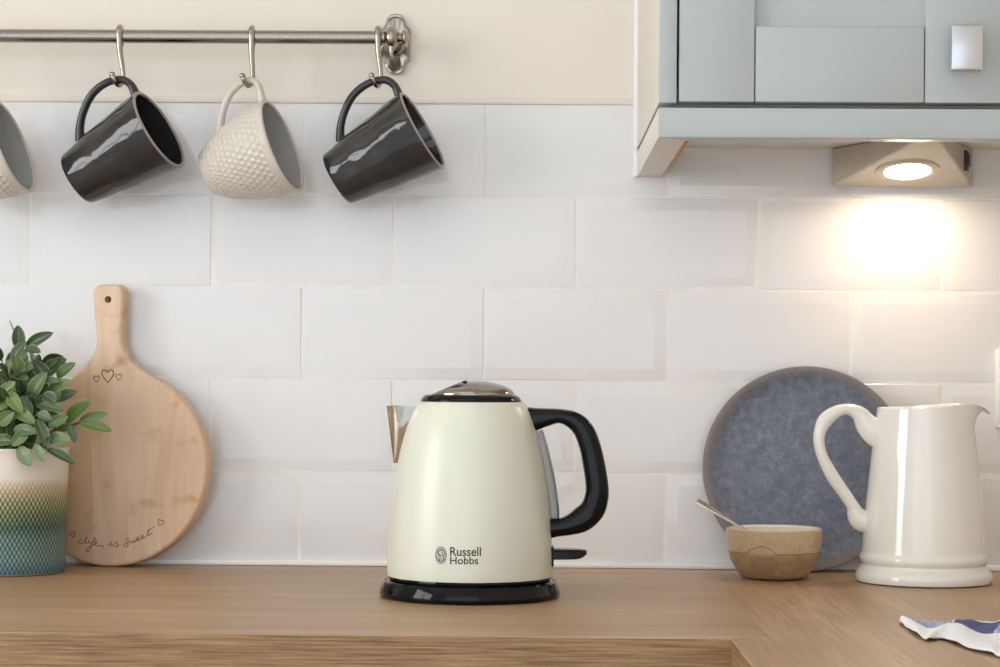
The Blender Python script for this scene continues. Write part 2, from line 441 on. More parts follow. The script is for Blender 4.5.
# ------------------------------------------------------------------ worktops
DEPTH = 0.620; TH = 0.042
XJ = 0.2165                                        # butt joint
c0 = ground(730.9, 638.6); XE = 0.185              # inner corner of the L
def worktop(name, outline, mt, me_, label):
    bm = bmesh.new()
    top = [bm.verts.new((x, y, 0)) for x, y in outline]
    f = bm.faces.new(top)
    r = bmesh.ops.extrude_face_region(bm, geom=[f])
    for g in r['geom']:
        if isinstance(g, bmesh.types.BMVert): g.co.z = -TH
    bmesh.ops.recalc_face_normals(bm, faces=bm.faces[:])
    es = [e for e in bm.edges if abs(e.verts[0].co.z) < 1e-6 and abs(e.verts[1].co.z) < 1e-6]
    bmesh.ops.bevel(bm, geom=es, offset=0.0007, segments=1, profile=0.5, affect='EDGES')
    for q in bm.faces: q.material_index = 0 if abs(q.normal.z) > 0.5 else 1
    return tag(link(name, bm_mesh(name, bm), [mt, me_], smooth=False), label, 'worktop')
worktop('worktop', [(XL+0.002, -0.002), (XJ-0.00005, -0.002), (XJ-0.00005, -DEPTH+0.022), (XE-0.00005, -DEPTH), (XL+0.002, -DEPTH)][::-1],
        M['oak_x'], M['oak_edge_x'], 'long oak-effect worktop run along the tiled wall under the kettle')
worktop('worktop', [(XJ+0.00005, -0.002), (XR-0.001, -0.002), (XR-0.001, -2.0), (XE+0.00005, -2.0), (XE+0.00005, -DEPTH), (XJ+0.00005, -DEPTH+0.022)][::-1],
        M['oak_y'], M['oak_edge_y'], 'oak-effect worktop return with diagonal-looking grain under jug and checked cloth')

# ------------------------------------------------------------------ wall cabinet
CX, CY = 0.1386, -0.3756
PB, PT, CB = 0.4332, 0.4608, 0.4652                 # pelmet bottom, pelmet top, cabinet bottom
def cx(px): return at(px, 60, CY).x
def cz(py): return at(840, py, CY).z
D0, D1 = cx(679.3), cx(1001.5)
D2 = D1 + 0.0032; D3 = D2 + (D1 - D0)*0.9
CABR = D3 + 0.003 + 0.0165
CT = CB + 0.72
cab = empty('wall_cabinet', (CX, CY, CB), 'duck-egg blue wall cabinet with shaker door and pelmet above the lamp', 'cabinet')
def child(o, root): o.matrix_parent_inverse = Matrix.Translation(root.location).inverted(); return o
bm = bmesh.new()
add_box(bm, CX, CX+0.0165, CY, -0.0005, CB, CT, 0.0008)
add_box(bm, CABR-0.0165, CABR, CY, -0.0005, CB, CT, 0.0008)
add_box(bm, CX+0.0165, CABR-0.0165, CY+0.026, -0.0005, CB, CB+0.018, 0)
add_box(bm, CX+0.0165, CABR-0.0165, CY+0.026, -0.0005, CT-0.018, CT, 0)
add_box(bm, CX+0.0165, CABR-0.0165, -0.02, -0.0005, CB+0.018, CT-0.018, 0)
car = child(link('carcass', bm_mesh('carcass', bm), [M['paint'], M['ivory']], cab), cab)
for p in car.data.polygons:
    if p.normal.x < -0.9 or (p.normal.z < -0.9 and p.center.x > CX+0.017 and p.center.x < CABR-0.017): p.material_index = 1
# shaker door
zb = cz(102.3); zr = cz(26.5); xs0 = cx(755); xs1 = cx(925); zt = CT - 0.002
bm = bmesh.new()
g = 0.0004
add_box(bm, D0, xs0-g, CY, CY+0.021, zb, zt, 0.0011); add_box(bm, xs1+g, D1, CY, CY+0.021, zb, zt, 0.0011)
add_box(bm, xs0+g, xs1-g, CY+0.0003, CY+0.021, zb, zr, 0.0018); add_box(bm, xs0+g, xs1-g, CY+0.0003, CY+0.021, zt-0.07, zt, 0.0011)
add_box(bm, xs0-0.004, xs1+0.004, CY+0.009, CY+0.019, zr-0.004, zt-0.066, 0)
door = child(link('door', bm_mesh('door', bm), M['paint'], cab), cab)
sw_ = xs0 - D0; bm = bmesh.new()
add_box(bm, D2, D2+sw_, CY, CY+0.021, zb, zt, 0.0011); add_box(bm, D3-sw_, D3, CY, CY+0.021, zb, zt, 0.0011)
add_box(bm, D2+sw_+g, D3-sw_-g, CY+0.0003, CY+0.021, zb, zr, 0.0011); add_box(bm, D2+sw_+g, D3-sw_-g, CY+0.0003, CY+0.021, zt-0.07, zt, 0.0011)
add_box(bm, D2+sw_-0.004, D3-sw_+0.004, CY+0.009, CY+0.019, zr-0.004, zt-0.066, 0)
child(link('door', bm_mesh('door', bm), M['paint'], cab), cab)
# rectangular knob with gently curved face
KY = CY - 0.024
k0, k1 = at(951.5, 70.5, KY), at(983.5, 24, KY)
v, f = [], []
N = 14
bm = bmesh.new()
kx0, kx1, kz0, kz1 = k0.x, k1.x, k0.z, k1.z
prof = []
for i in range(N+1):
    t = i/N; prof.append((KY + 0.004*math.sin(PI*t)*-0.6 + 0.002, kz0 + (kz1-kz0)*t))
back = [(KY+0.011, kz1), (KY+0.011, kz0)]
loop = prof + back
vs0 = [bm.verts.new((kx0, y, z)) for y, z in loop]; vs1 = [bm.verts.new((kx1, y, z)) for y, z in loop]
bm.faces.new(vs0); bm.faces.new(vs1[::-1])
for i in range(len(loop)):
    j = (i+1) % len(loop); bm.faces.new((vs0[i], vs1[i], vs1[j], vs0[j]))
bmesh.ops.recalc_face_normals(bm, faces=bm.faces[:])
es = [e for e in bm.edges if e.calc_face_angle(0) > 0.8]
bmesh.ops.bevel(bm, geom=es, offset=0.0012, segments=2, profile=0.5, affect='EDGES')
add_box(bm, (kx0+kx1)/2-0.007, (kx0+kx1)/2+0.007, KY+0.009, CY+0.001, (kz0+kz1)/2-0.007, (kz0+kz1)/2+0.007, 0.001)
knob = link('knob', bm_mesh('knob', bm), M['knob'], door); knob['label'] = 'satin metal rectangular knob'
# pelmet with mitred returns
W = 0.0272
bm = bmesh.new()
def prism(bm, pts, z0, z1):
    a = [bm.verts.new((x, y, z0)) for x, y in pts]; b = [bm.verts.new((x, y, z1)) for x, y in pts]
    bm.faces.new(a); bm.faces.new(b[::-1])
    for i in range(len(pts)):
        j = (i+1) % len(pts); bm.faces.new((a[i], b[i], b[j], a[j]))
prism(bm, [(CX, CY), (CABR, CY), (CABR-W, CY+W), (CX+W, CY+W)], PB, PT)
prism(bm, [(CX, CY), (CX+W, CY+W), (CX+W, -0.0005), (CX, -0.0005)], PB, PT)
prism(bm, [(CABR, CY), (CABR, -0.0005), (CABR-W, -0.0005), (CABR-W, CY+W)], PB, PT)
bmesh.ops.recalc_face_normals(bm, faces=bm.faces[:])
bmesh.ops.bevel(bm, geom=[e for e in bm.edges if e.calc_face_angle(0) > 0.5], offset=0.0008, segments=2, profile=0.5, affect='EDGES')
for x in (CX+0.010, CABR-0.022):                     # cleats that carry the pelmet
    for y in (CY+0.04, -0.08): add_box(bm, x, x+0.012, y, y+0.03, PT-0.004, CB+0.0004)
add_box(bm, CX+0.012, CABR-0.012, CY+0.034, CY+0.046, PT-0.004, CB+0.004)  # added filler strip, stops lamp light leaking through the gap above the pelmet
pel = child(link('pelmet', bm_mesh('pelmet', bm), [M['paint'], M['ivory']], cab), cab)
for p in pel.data.polygons:                          # the return on the end panel has its finish
    c_ = p.center
    if c_.x - CX < c_.y - CY + 0.0002 and c_.x < CX+W and p.normal.y > -0.5: p.material_index = 1
rw = box('raw_edge', (CX+W-0.0006, CX+W+0.0030, CY+W+0.004, -0.13, PB-0.0004, PT-0.003), M['rawwood'], pel, bev=0.0006)
rw['label'] = 'unpainted orange wood edge of the pelmet return'
rw.matrix_parent_inverse = Matrix.Identity(4)
structure(box('trim_3', (CX-0.0045, CX+0.0005, -0.005, 0.0036, PB-0.001, CT), M['sealant'], bev=0.0015))

# ------------------------------------------------------------------ lamp under the cabinet
A = at(831.5, 187.5, -0.006); B = at(972.5, 187.5, -0.006); yb = -0.006
zl0 = (A.z+B.z)/2; zl1 = CB - 0.0003
C_ = Vector((A.x, yb, zl1)); D_ = Vector((B.x, yb, zl1)); A.z = B.z = zl0
apx = (A.x+B.x)/2 + 0.002; AP = Vector((apx, -0.172, zl1))
lamp = empty('under_cabinet_lamp', (apx, -0.07, zl1), 'lit triangular metal spotlight under the wall cabinet', 'lamp')
tr = 0.90                                              # the point of the triangle is cut off
E1 = C_.lerp(AP, tr); E2 = D_.lerp(AP, tr); lip = 0.004
bm = bmesh.new()
P = [A, B, D_, C_, E1, E2, Vector((E1.x, E1.y, zl1-lip)), Vector((E2.x, E2.y, zl1-lip))]
q = [bm.verts.new(p) for p in P]
for fc in ((0,1,2,3), (3,2,5,4), (0,3,4,6), (1,7,5,2), (4,5,7,6), (0,6,7,1)): bm.faces.new([q[i] for i in fc])
bmesh.ops.recalc_face_normals(bm, faces=bm.faces[:])
bmesh.ops.bevel(bm, geom=bm.edges[:], offset=0.0022, segments=3, profile=0.5, affect='EDGES')
child(link('lamp_housing', bm_mesh('lamp_housing', bm), M['lamp_metal'], lamp), lamp)
nrm = (B - A).cross(Vector((E1.x, E1.y, zl1-lip)) - A).normalized()
if nrm.z > 0: nrm = -nrm
d = ray(907.5, 170.5); LC = CAM + d*((A - CAM).dot(nrm)/d.dot(nrm))
ux = Vector((1,0,0)); ux = (ux - nrm*ux.dot(nrm)).normalized(); uy = nrm.cross(ux)
MX = Matrix((ux, uy, nrm)).transposed().to_4x4(); MX.translation = LC
def on_face(o): o.parent = lamp; o.matrix_parent_inverse = Matrix.Translation(lamp.location).inverted(); o.matrix_world = MX; o.matrix_basis = MX; return o
on_face(lathe('lens_ring', [(0.0255, -0.001), (0.0255, 0.0015), (0.0275, 0.0024), (0.0325, 0.0024), (0.0345, 0.0012), (0.0350, -0.001)], M['lamp_metal'], None, 72))
def scallop(p):
    r = math.hypot(p.x, p.y)
    if r < 0.02: return p
    a = math.atan2(p.y, p.x); k = 1 - 0.035*(0.5+0.5*math.cos(a*22)); return Vector((p.x*k, p.y*k, p.z))
on_face(lathe('lens', [(0.0001, 0.0022), (0.012, 0.0021), (0.022, 0.0016), (0.0256, 0.0004), (0.0256, -0.001)], M['led'], None, 176, scallop))
# rocker switch on the right cheek
sw0 = B.lerp(D_, 0.62); sdir = (E2 - D_).normalized(); scn = sw0 + sdir*0.034
sn = Vector((-sdir.y, sdir.x, 0)).normalized()
if sn.x < 0: sn = -sn
bm = bmesh.new(); add_box(bm, -0.0075, 0.0075, -0.003, 0.0022, -0.011, 0.011, 0.001); add_box(bm, -0.005, 0.005, -0.003, 0.0042, -0.0065, 0.0075, 0.001)
sw = link('lamp_switch', bm_mesh('lamp_switch', bm), M['rubber'], lamp)
mm = Matrix((sdir, sn, Vector((0,0,1)))).transposed().to_4x4(); mm.translation = scn + Vector((0,0,-0.0))
sw.matrix_parent_inverse = Matrix.Translation(lamp.location).inverted(); sw.matrix_basis = mm
sw['label'] = 'black rocker switch'

# ------------------------------------------------------------------ rail with bracket
RY = -0.052
r0, r1 = at(0, 35.2, RY), at(372, 38.2, RY); RZ = (r0.z + r1.z)/2; RR = 0.0072
rail = empty('hanging_rail', (r1.x, RY, RZ), 'brushed metal utensil rail on the cream wall, ending at an ornate bracket', 'rail')
XRAIL = at(384.5, 38, RY).x
child(tube('bar', [Vector((-1.6, RY, RZ)), Vector((XRAIL, RY, RZ))], RR, M['steel'], rail, segs=32), rail)
BC = at(395.5, 44.5, 0.0)
s0 = scale_at(0.0)
half = [(0, 30.5), (5, 29.2), (8.4, 26), (9.6, 22), (11, 18.8), (14.0, 16.2), (14.8, 13), (14.8, 0)]
pts = half + [(x, -y) for x, y in half[-2::-1]]
pts = pts + [(-x, y) for x, y in pts[-2:0:-1]]
pl = smooth_path([(p[0]*s0, p[1]*s0) for p in pts], 4, True)
v, f = [], []
n = len(pl)
prev = len(v)
for sc_, yy in ((1.0, 0.0034), (1.0, -0.0015), (0.965, -0.0030), (0.90, -0.0034), (0.86, -0.0026), (0.0, -0.0034)):
    for (x, z) in pl: v.append((BC.x + x*sc_, yy, BC.z + z*(sc_ if sc_ > 0.5 else sc_)))
for r in range(5):
    for i in range(n):
        j = (i+1) % n; f.append((r*n+i, r*n+j, (r+1)*n+j, (r+1)*n+i))
me = pydata('bracket', v, f); bm = bmesh.new(); bm.from_mesh(me); bmesh.ops.remove_doubles(bm, verts=bm.verts[:], dist=1e-6); bmesh.ops.recalc_face_normals(bm, faces=bm.faces[:]); bm.to_mesh(me); bm.free()
brk = child(link('bracket', me, M['nickel'], rail), rail)
# arm from the plate, ball and collars carrying the bar
parts = []
KBX = at(391.5, 39.5, RY).x
v1, f1, _ = lathe_data([(0.0001, -0.002), (0.0105, -0.001), (0.0115, 0.004), (0.008, 0.008), (0.0065, 0.02), (0.0065, 0.05)], 40)
parts.append(([Vector((KBX + p.x, -p.z, RZ + p.y)) for p in v1], f1))
bpy_prof = [(0.0001, -0.019), (0.006, -0.018), (0.0088, -0.0150), (0.0088, -0.0128), (0.0052, -0.0108), (0.0056, -0.0082), (0.0098, -0.0055), (0.0122, -0.002), (0.0122, 0.001), (0.0104, 0.0045), (0.0062, 0.0078), (0.0054, 0.0092), (0.0092, 0.0108), (0.0096, 0.0130), (0.0078, 0.0142), (0.0001, 0.0142)]
v1, f1, _ = lathe_data(bpy_prof, 40)
parts.append(([Vector((KBX - p.z, RY + p.x, RZ + p.y)) for p in v1], f1))
v1, f1, _ = lathe_data([(0.0001, -0.024), (0.0022, -0.0232), (0.003, -0.021), (0.0018, -0.018), (0.0028, -0.015), (0.0028, -0.008)], 24)
parts.append(([Vector((KBX + p.x, RY - 0.004 + p.y, RZ + p.z)) for p in v1], f1))
V, Fc = join_data(parts)
me = pydata('rail_end', V, Fc); bm = bmesh.new(); bm.from_mesh(me); bmesh.ops.remove_doubles(bm, verts=bm.verts[:], dist=1e-6); bmesh.ops.recalc_face_normals(bm, faces=bm.faces[:]); bm.to_mesh(me); bm.free()
child(link('rail_end', me, M['nickel'], rail), rail)

# ------------------------------------------------------------------ hooks
def make_hook(name, x_top, hp, tipdx, label, hw):
    """S hook: over the bar, shank in front of it, lower curl under a mug handle whose centre is hp, tip in front"""
    pts = []
    R = RR + 0.0026
    for k in range(0, 9):
        a = math.radians(-60 + k*27.5)                 # from under the back, over the top to the front
        pts.append((x_top, RY + R*math.cos(a), RZ + R*math.sin(a), 0.0027 + 0.0007*k/8))
    rr = 0.0086
    y0 = hp.y + rr; sx = hp.x - tipdx*0.55
    pts.append((x_top + (sx-x_top)*0.15, RY-R+0.0006, RZ-0.011, 0.0035))
    yf = RY - R
    zs = hp.z + 0.006
    for t in (0.35, 0.7):
        pts.append((x_top + (sx-x_top)*t, yf + (y0-yf)*t*t, RZ-0.011 + (zs-RZ+0.011)*t, 0.0034 - 0.0010*t))
    for k in range(0, 9):
        a = math.radians(10 - k*26)
        pts.append((sx + tipdx*1.2*(k/8), hp.y + rr*math.cos(a), hp.z + (hw + 0.0023)*math.sin(a) + 0.0022*(k/8)**2, 0.0024))
    sp_ = smooth_path(pts, 4)
    v, f = tube_data([Vector(p[:3]) for p in sp_], [p[3] for p in sp_], None, 12, Vector((1,0,0)))
    tip = Vector(sp_[-1][:3])
    b = bmesh.new(); bmesh.ops.create_uvsphere(b, u_segments=14, v_segments=10, radius=0.0033)
    bv = [Vector(q.co) + tip for q in b.verts]; bf = [tuple(w.index for w in q.verts) for q in b.faces]; b.free()
    V, Fc = join_data([(v, f), (bv, bf)])
    o = link(name, pydata(name, V, Fc), M['nickel'])
    return tag(o, label, 'hook', 'hooks on the rail')

# ------------------------------------------------------------------ mugs
def xform(v, mx): return [mx @ p for p in v]
def mug_parts(kind):
    """returns list (name, verts, faces, uv, material) in mug space: axis +Z from base, handle towards +X"""
    res = []
    if kind == 'charcoal':
        H, R0, R1, T = 0.1075, 0.0305, 0.0468, 0.0042
        rad = lambda t: R0 + (R1-R0)*(t**0.92)
        out = [(0.0001, 0.0), (R0-0.004, 0.0), (R0-0.001, 0.0012)] + [(rad(k/48), 0.003 + (H-0.003)*k/48) for k in range(49)]
        rim = [(R1, H), (R1-0.0006, H+0.0014), (R1-T*0.5, H+0.0020), (R1-T+0.0004, H+0.0014), (R1-T, H-0.0006)]
        ins = [(rad(k/24)-T, max(0.006, 0.003+(H-0.003)*k/24)) for k in range(24, -1, -1)] + [(R0-T-0.006, 0.0052), (0.0001, 0.005)]
        hp = [(0.033, 0.0245), (0.042, 0.0285), (0.052, 0.036), (0.061, 0.046), (0.0685, 0.058), (0.072, 0.070), (0.0723, 0.082), (0.070, 0.092), (0.0655, 0.1000), (0.057, 0.1045), (0.049, 0.1045), (0.0430, 0.1035)]
        wd = [0.0056, 0.0046, 0.0042, 0.0042, 0.0042, 0.0042, 0.0042, 0.0042, 0.0042, 0.0042, 0.0046, 0.0054]
    else:
        H, T = 0.088, 0.0042
        prof = [(0.0, 0.0245), (0.05, 0.0275), (0.15, 0.0325), (0.3, 0.0385), (0.45, 0.0435), (0.6, 0.0475), (0.75, 0.0503), (0.9, 0.0520), (1.0, 0.0526)]
        def rad(t):
            for (a, ra), (b, rb) in zip(prof, prof[1:]):
                if t <= b: return ra + (rb-ra)*(t-a)/(b-a)
            return prof[-1][1]
        R0, R1 = rad(0), rad(1)
        out = [(0.0001, 0.0), (R0-0.004, 0.0), (R0-0.001, 0.0010)] + [(rad(k/170), 0.002 + (H-0.002)*k/170) for k in range(171)]
        rim = [(R1, H), (R1-0.0008, H+0.0014), (R1-T*0.5, H+0.0019), (R1-T+0.0004, H+0.0012), (R1-T, H-0.0006)]
        ins = [(rad(k/24)-T, max(0.005, 0.002+(H-0.002)*k/24)) for k in range(24, -1, -1)] + [(R0-T-0.006, 0.0048), (0.0001, 0.0046)]
        hp = [(0.035, 0.0275), (0.0465, 0.0325), (0.0585, 0.040), (0.067, 0.0475), (0.073, 0.055), (0.0772, 0.0645), (0.0785, 0.0735), (0.0762, 0.0820), (0.0685, 0.0856), (0.060, 0.0852), (0.0500, 0.0838)]
        wd = [0.0050, 0.0042, 0.0037, 0.0036, 0.0036, 0.0036, 0.0036, 0.0036, 0.0036, 0.0038, 0.0048]
    segs = 96 if kind == 'charcoal' else 480
    v, f, uv = lathe_data(out, segs)
    if kind != 'charcoal':                              # honeycomb of shallow round dents, really modelled
        NC = 42; rowh = 0.0060
        for i, p in enumerate(v):
            z = p.z; r = math.hypot(p.x, p.y)
            if z < 0.004 or z > H-0.004: continue
            a = math.atan2(p.y, p.x)/(2*PI)*NC
            best = 9
            row = z/rowh
            for rr in (math.floor(row), math.floor(row)+1):
                sh = 0.5*(rr % 2)
                da = (a - sh) - round(a - sh); cell = 2*PI*r/NC
                best = min(best, math.hypot(da*cell, (row-rr)*rowh))
            edge = 0.0033*min(1.0, r/0.045)
            fade = min(1, (z-0.004)/0.004, (H-0.004-z)/0.004)
            dent = -0.0009*max(0, 1-(best/edge)**3) if best < edge else 0.0
            k = (r + dent*fade)/r
            p.x *= k; p.y *= k
    if kind == 'charcoal':                              # hand-thrown unevenness of the wall
        for p in v:
            k = noise.noise(Vector((p.x*34, p.y*34, p.z*46)))*0.0011; r = math.hypot(p.x, p.y)
            if r > 0.02: p.x *= 1+k/r; p.y *= 1+k/r
    body = 'charcoal' if kind == 'charcoal' else 'greige'
    inm = 'charcoal_in' if kind == 'charcoal' else 'grey_in'
    res.append(('cup', v, f, M[body]))
    v, f, _ = lathe_data(rim, 96); res.append(('rim', v, f, M['charcoal_rim'] if kind == 'charcoal' else M['greige']))
    v, f, _ = lathe_data(ins, 96); res.append(('inside', v, f, M[inm]))
    sp_ = smooth_path([(a, b, c) for (a, b), c in zip(hp, wd)], 6)
    path = [Vector((a, 0, b)) for a, b, c in sp_]; wdl = [c for a, b, c in sp_]
    v, f = tube_data(path, wdl, [c*1.35 for c in wdl], 18, Vector((0,1,0)), 2.3)
    res.append(('handle', v, f, M[body]))
    top = max(path, key=lambda p: p.x)
    return res, top, H, path
def clean(me):
    bm = bmesh.new(); bm.from_mesh(me); bmesh.ops.remove_doubles(bm, verts=bm.verts[:], dist=1e-6); bmesh.ops.recalc_face_normals(bm, faces=bm.faces[:]); bm.to_mesh(me); bm.free()
MESH = {}
def place_mug(kind, name, rim_px, rim_depth, ang, toward, label, group, twist=0.0):
    if kind not in MESH:
        res, top, H, path = mug_parts(kind)
        L = []
        for nm, v, f, m in res:
            me = pydata(nm, v, f); clean(me); L.append((nm, me, m))
        MESH[kind] = (L, H, path)
        first = True
    else: first = False
    L, H, path = MESH[kind]
    A_ = math.radians(ang); T_ = math.radians(toward)
    ax = Vector((math.cos(A_)*math.cos(T_), -math.sin(T_), math.sin(A_)*math.cos(T_)))
    h = Vector((-math.sin(A_), 0, math.cos(A_))); h = (h - ax*h.dot(ax)).normalized()
    h = Matrix.Rotation(math.radians(twist), 3, ax) @ h
    yv = ax.cross(h)
    mx = Matrix((h, yv, ax)).transposed().to_4x4()
    rc = at(rim_px[0], rim_px[1], rim_depth)
    mx.translation = rc - ax*H
    root = empty(name, (0,0,0), label, 'mug', group)
    root.matrix_world = mx
    for nm, me, m in L:
        o = bpy.data.objects.new(nm, me); COL.objects.link(o); o.parent = root
        if not me.materials:
            me.materials.append(m)
            for p in me.polygons: p.use_smooth = True
            if nm != 'cup' or kind == 'charcoal': me.set_sharp_from_angle(angle=math.radians(50))
        if nm == 'inside' and kind != 'charcoal': o['label'] = 'grey glazed inside'
        if nm == 'rim' and kind == 'charcoal': o['label'] = 'pale rim'
    # highest world point of the handle's inner side, where the hook carries it
    wp = [mx @ p for p in path]
    return wp
MY = RY - 0.0135
def hang(kind, rim_px, ang, toward, label, group, hook_px_top, tipdx, hlabel, hook_px=None, twist=0):
    wp = place_mug(kind, 'hanging_mug', rim_px, MY - 0.010, ang, toward, label, group, twist)
    tgt = at(hook_px[0], hook_px[1], MY).x
    p = min(wp[6:-6], key=lambda q: abs(q.x - tgt) + (0 if q.z > sum(w.z for w in wp)/len(wp) else 1))
    xt = at(hook_px_top, 38, RY - 0.01).x
    make_hook('rail_hook', xt, p, tipdx, hlabel, 0.0042 if kind == 'charcoal' else 0.0036)
hang('charcoal', (158.5, 130), 29, 11.5, 'charcoal glazed mug hanging between the two dimpled white mugs', 'mugs on the rail', 118.5, -0.0075, 'metal hook holding the charcoal mug between two dimpled mugs', (120, 80))
hang('greige', (281.5, 146), 19.5, 10.5, 'whole white dimpled mug with grey inside hanging between two charcoal mugs', 'mugs on the rail', 251, -0.0075, 'metal hook holding the whole white dimpled mug', (249, 80))
hang('charcoal', (422, 130.5), 29, 8.5, 'charcoal glazed mug hanging beside the rail bracket', 'mugs on the rail', 377.5, -0.0075, 'metal hook against the rail bracket holding a charcoal mug', (378, 80))
hang('greige', (12, 146.5), 19.5, 5.0, 'partly visible dimpled mug with grey inside cut off by the photo edge', 'mugs on the rail', -19, -0.0075, 'metal hook of the mug cut off by the photo edge', (-21, 80))

# ------------------------------------------------------------------ chopping board
SB = scale_at(-0.030)
def board():
    yc = 466.0; r = 99.5
    R_ = [(0, 282.6), (9.0, 282.8), (13.2, 284.8), (15.6, 289.5), (15.8, 295), (14.6, 315), (13.4, 332), (13.6, 341), (15.6, 349), (20, 357), (26.5, 364.5), (34, 370.2)]
    a0 = math.asin((yc-375.2)/r)
    arc = []
    for k in range(49):
        a = a0 - (a0 + PI/2)*k/48
        arc.append((r*math.cos(a), yc - r*math.sin(a)))
    right = smooth_path(R_, 5)[:-1] + [(34, 370.2)] + arc
    right[-1] = (0.0, yc + r)
    zb0 = yc + r
    pr = [(x*SB, (zb0-y)*SB) for x, y in right]
    full = pr + [(-x, z) for x, z in pr[-2:0:-1]]
    n = len(full)
    def nrm(i):
        a = full[(i-1) % n]; b = full[(i+1) % n]
        t = Vector((b[0]-a[0], b[1]-a[1])).normalized(); return Vector((-t.y, t.x))   # right turn order: outward is +
    sign = 1
    test = Vector(full[20]) + nrm(20)*0.001
    if test.length < Vector(full[20]).length and False: sign = -1
    # outward check with the centre
    cc = Vector((0, r*SB)); i0 = len(pr)//1 - 12
    if (Vector(full[i0]) + nrm(i0)*0.001 - cc).length < (Vector(full[i0]) - cc).length: sign = -1
    T = 0.022; q = 0.0045
    rings = [(q, 0.0)] + [(q*(1-math.sin(a)), q*(1-math.cos(a))) for a in (PI/8, PI/4, 3*PI/8, PI/2)] + [(q*(1-math.cos(a)), T-q+q*math.sin(a)) for a in (0, PI/8, PI/4, 3*PI/8, PI/2)]
    bm = bmesh.new(); RV = []
    for ins, d_ in rings:
        RV.append([bm.verts.new((full[i][0] - sign*nrm(i).x*ins, d_, full[i][1] - sign*nrm(i).y*ins)) for i in range(n)])
    for a, b in zip(RV, RV[1:]):
        for i in range(n): bm.faces.new((a[i], a[(i+1) % n], b[(i+1) % n], b[i]))
    hz = (zb0 - 298)*SB; hr = 3.6*SB
    H0 = [bm.verts.new((hr*math.cos(2*PI*k/24), 0.0, hz + hr*math.sin(2*PI*k/24))) for k in range(24)]
    H1 = [bm.verts.new((hr*math.cos(2*PI*k/24), T, hz + hr*math.sin(2*PI*k/24))) for k in range(24)]
    for i in range(24): bm.faces.new((H0[i], H0[(i+1) % 24], H1[(i+1) % 24], H1[i]))
    for ring, hole in ((RV[0], H0), (RV[-1], H1)):
        es = [bm.edges.get((ring[i], ring[(i+1) % n])) for i in range(n)] + [bm.edges.get((hole[i], hole[(i+1) % 24])) for i in range(24)]
        bmesh.ops.triangle_fill(bm, edges=es, use_beauty=True)
    return bm, zb0, T
bm, zb0, BT = board()
brd = empty('chopping_board', (0,0,0), 'round beech chopping board with handle leaning on the tiles behind the potted plant', 'chopping board')
link('board', bm_mesh('board', bm), M['beech'], brd, angle=25)
bx = at(109.8, 500, -0.036).x
lean = math.radians(2.3)
brd.matrix_world = Matrix.Translation((bx, -0.0400, 0.0006)) @ Matrix.Rotation(math.radians(-8.0), 4, 'Z') @ Matrix.Rotation(-lean, 4, 'X') @ Matrix.Translation((0,0,99.5*SB)) @ Matrix.Rotation(math.radians(-2.2), 4, 'Y') @ Matrix.Translation((0,0,-99.5*SB))
def stroke(pts, r=0.00042, n=4):
    pp = [Vector(((x-109.8)*SB, -0.00012, (zb0-y)*SB)) for x, y in (smooth_path(pts, n) if len(pts) > 2 else pts)]
    return tube_data(pp, r, 0.00022, 6, Vector((0,1,0)))
def heart(x, y, w, h, rot=0):
    base = [(0, -0.30), (0.18, -0.47), (0.40, -0.46), (0.5, -0.22), (0.38, 0.06), (0.16, 0.34), (0, 0.5), (-0.16, 0.34), (-0.38, 0.06), (-0.5, -0.22), (-0.40, -0.46), (-0.18, -0.47), (0, -0.30)]
    c, s = math.cos(rot), math.sin(rot)
    return [(x + (a*w)*c - (b*h)*s, y + (a*w)*s + (b*h)*c) for a, b in base]
def Z(pts): return [(65 + a/9.524, 510 + b/9.524) for a, b in pts]
hs = [stroke(heart(108.4, 375, 12.4, 12.6), 0.0006), stroke(heart(96.6, 377.6, 6.6, 6.4)), stroke(heart(119.8, 376.4, 6.8, 6.2))]
V, Fc = join_data(hs)
o = link('engraved_hearts', pydata('engraved_hearts', V, Fc), M['burn'], brd); o['label'] = 'three burnt heart outlines under the handle'
ws = [
 Z([(132,258),(112,268),(98,288),(104,305),(124,304),(150,285),(172,262),(180,246),(172,244),(164,268),(162,294),(174,302),(190,294)]),
 Z([(190,294),(200,276),(200,298),(212,304),(226,296)]), Z([(204,258),(207,254)]),
 Z([(226,296),(252,276),(264,258),(256,252),(240,290),(218,340),(196,376),(176,380),(174,362),(200,340),(240,318)]),
 Z([(240,318),(268,306),(280,290),(268,284),(256,304),(266,324),(292,330),(318,322),(346,348)]),
 Z([(390,326),(408,314),(418,300),(416,324),(430,330),(444,322)]), Z([(424,284),(427,280)]),
 Z([(444,322),(468,298),(476,290),(482,312),(488,330),(472,342),(450,336)]), Z([(472,338),(494,322)]),
 Z([(600,262),(580,262),(566,284),(584,300),(590,322),(572,342),(550,340),(544,322),(560,314),(590,318)]),
 Z([(590,300),(604,280),(612,302),(628,306),(640,284),(646,302),(660,298),(666,272),(674,268)]),
 Z([(666,286),(688,272),(694,256),(682,254),(674,272),(682,288),(704,280),(716,268)]),
 Z([(716,268),(734,254),(738,240),(726,238),(720,256),(730,270),(752,262),(770,244)]),
 Z([(770,244),(786,214),(800,176)]), Z([(790,206),(784,232),(800,238),(826,212)]), Z([(772,200),(806,184),(850,160)]),
]
wd = [stroke(w, 0.0004) for w in ws] + [stroke(heart(65+910/9.524, 510+122/9.524, 6.2, 5.6, 0.45), 0.00042), stroke(heart(65+40/9.524, 510+218/9.524, 5.6, 5.2, -0.4), 0.00042)]
V, Fc = join_data(wd)
o = link('engraved_writing', pydata('engraved_writing', V, Fc), M['burn'], brd); o['label'] = 'burnt handwriting reading life is sweet between two hearts'

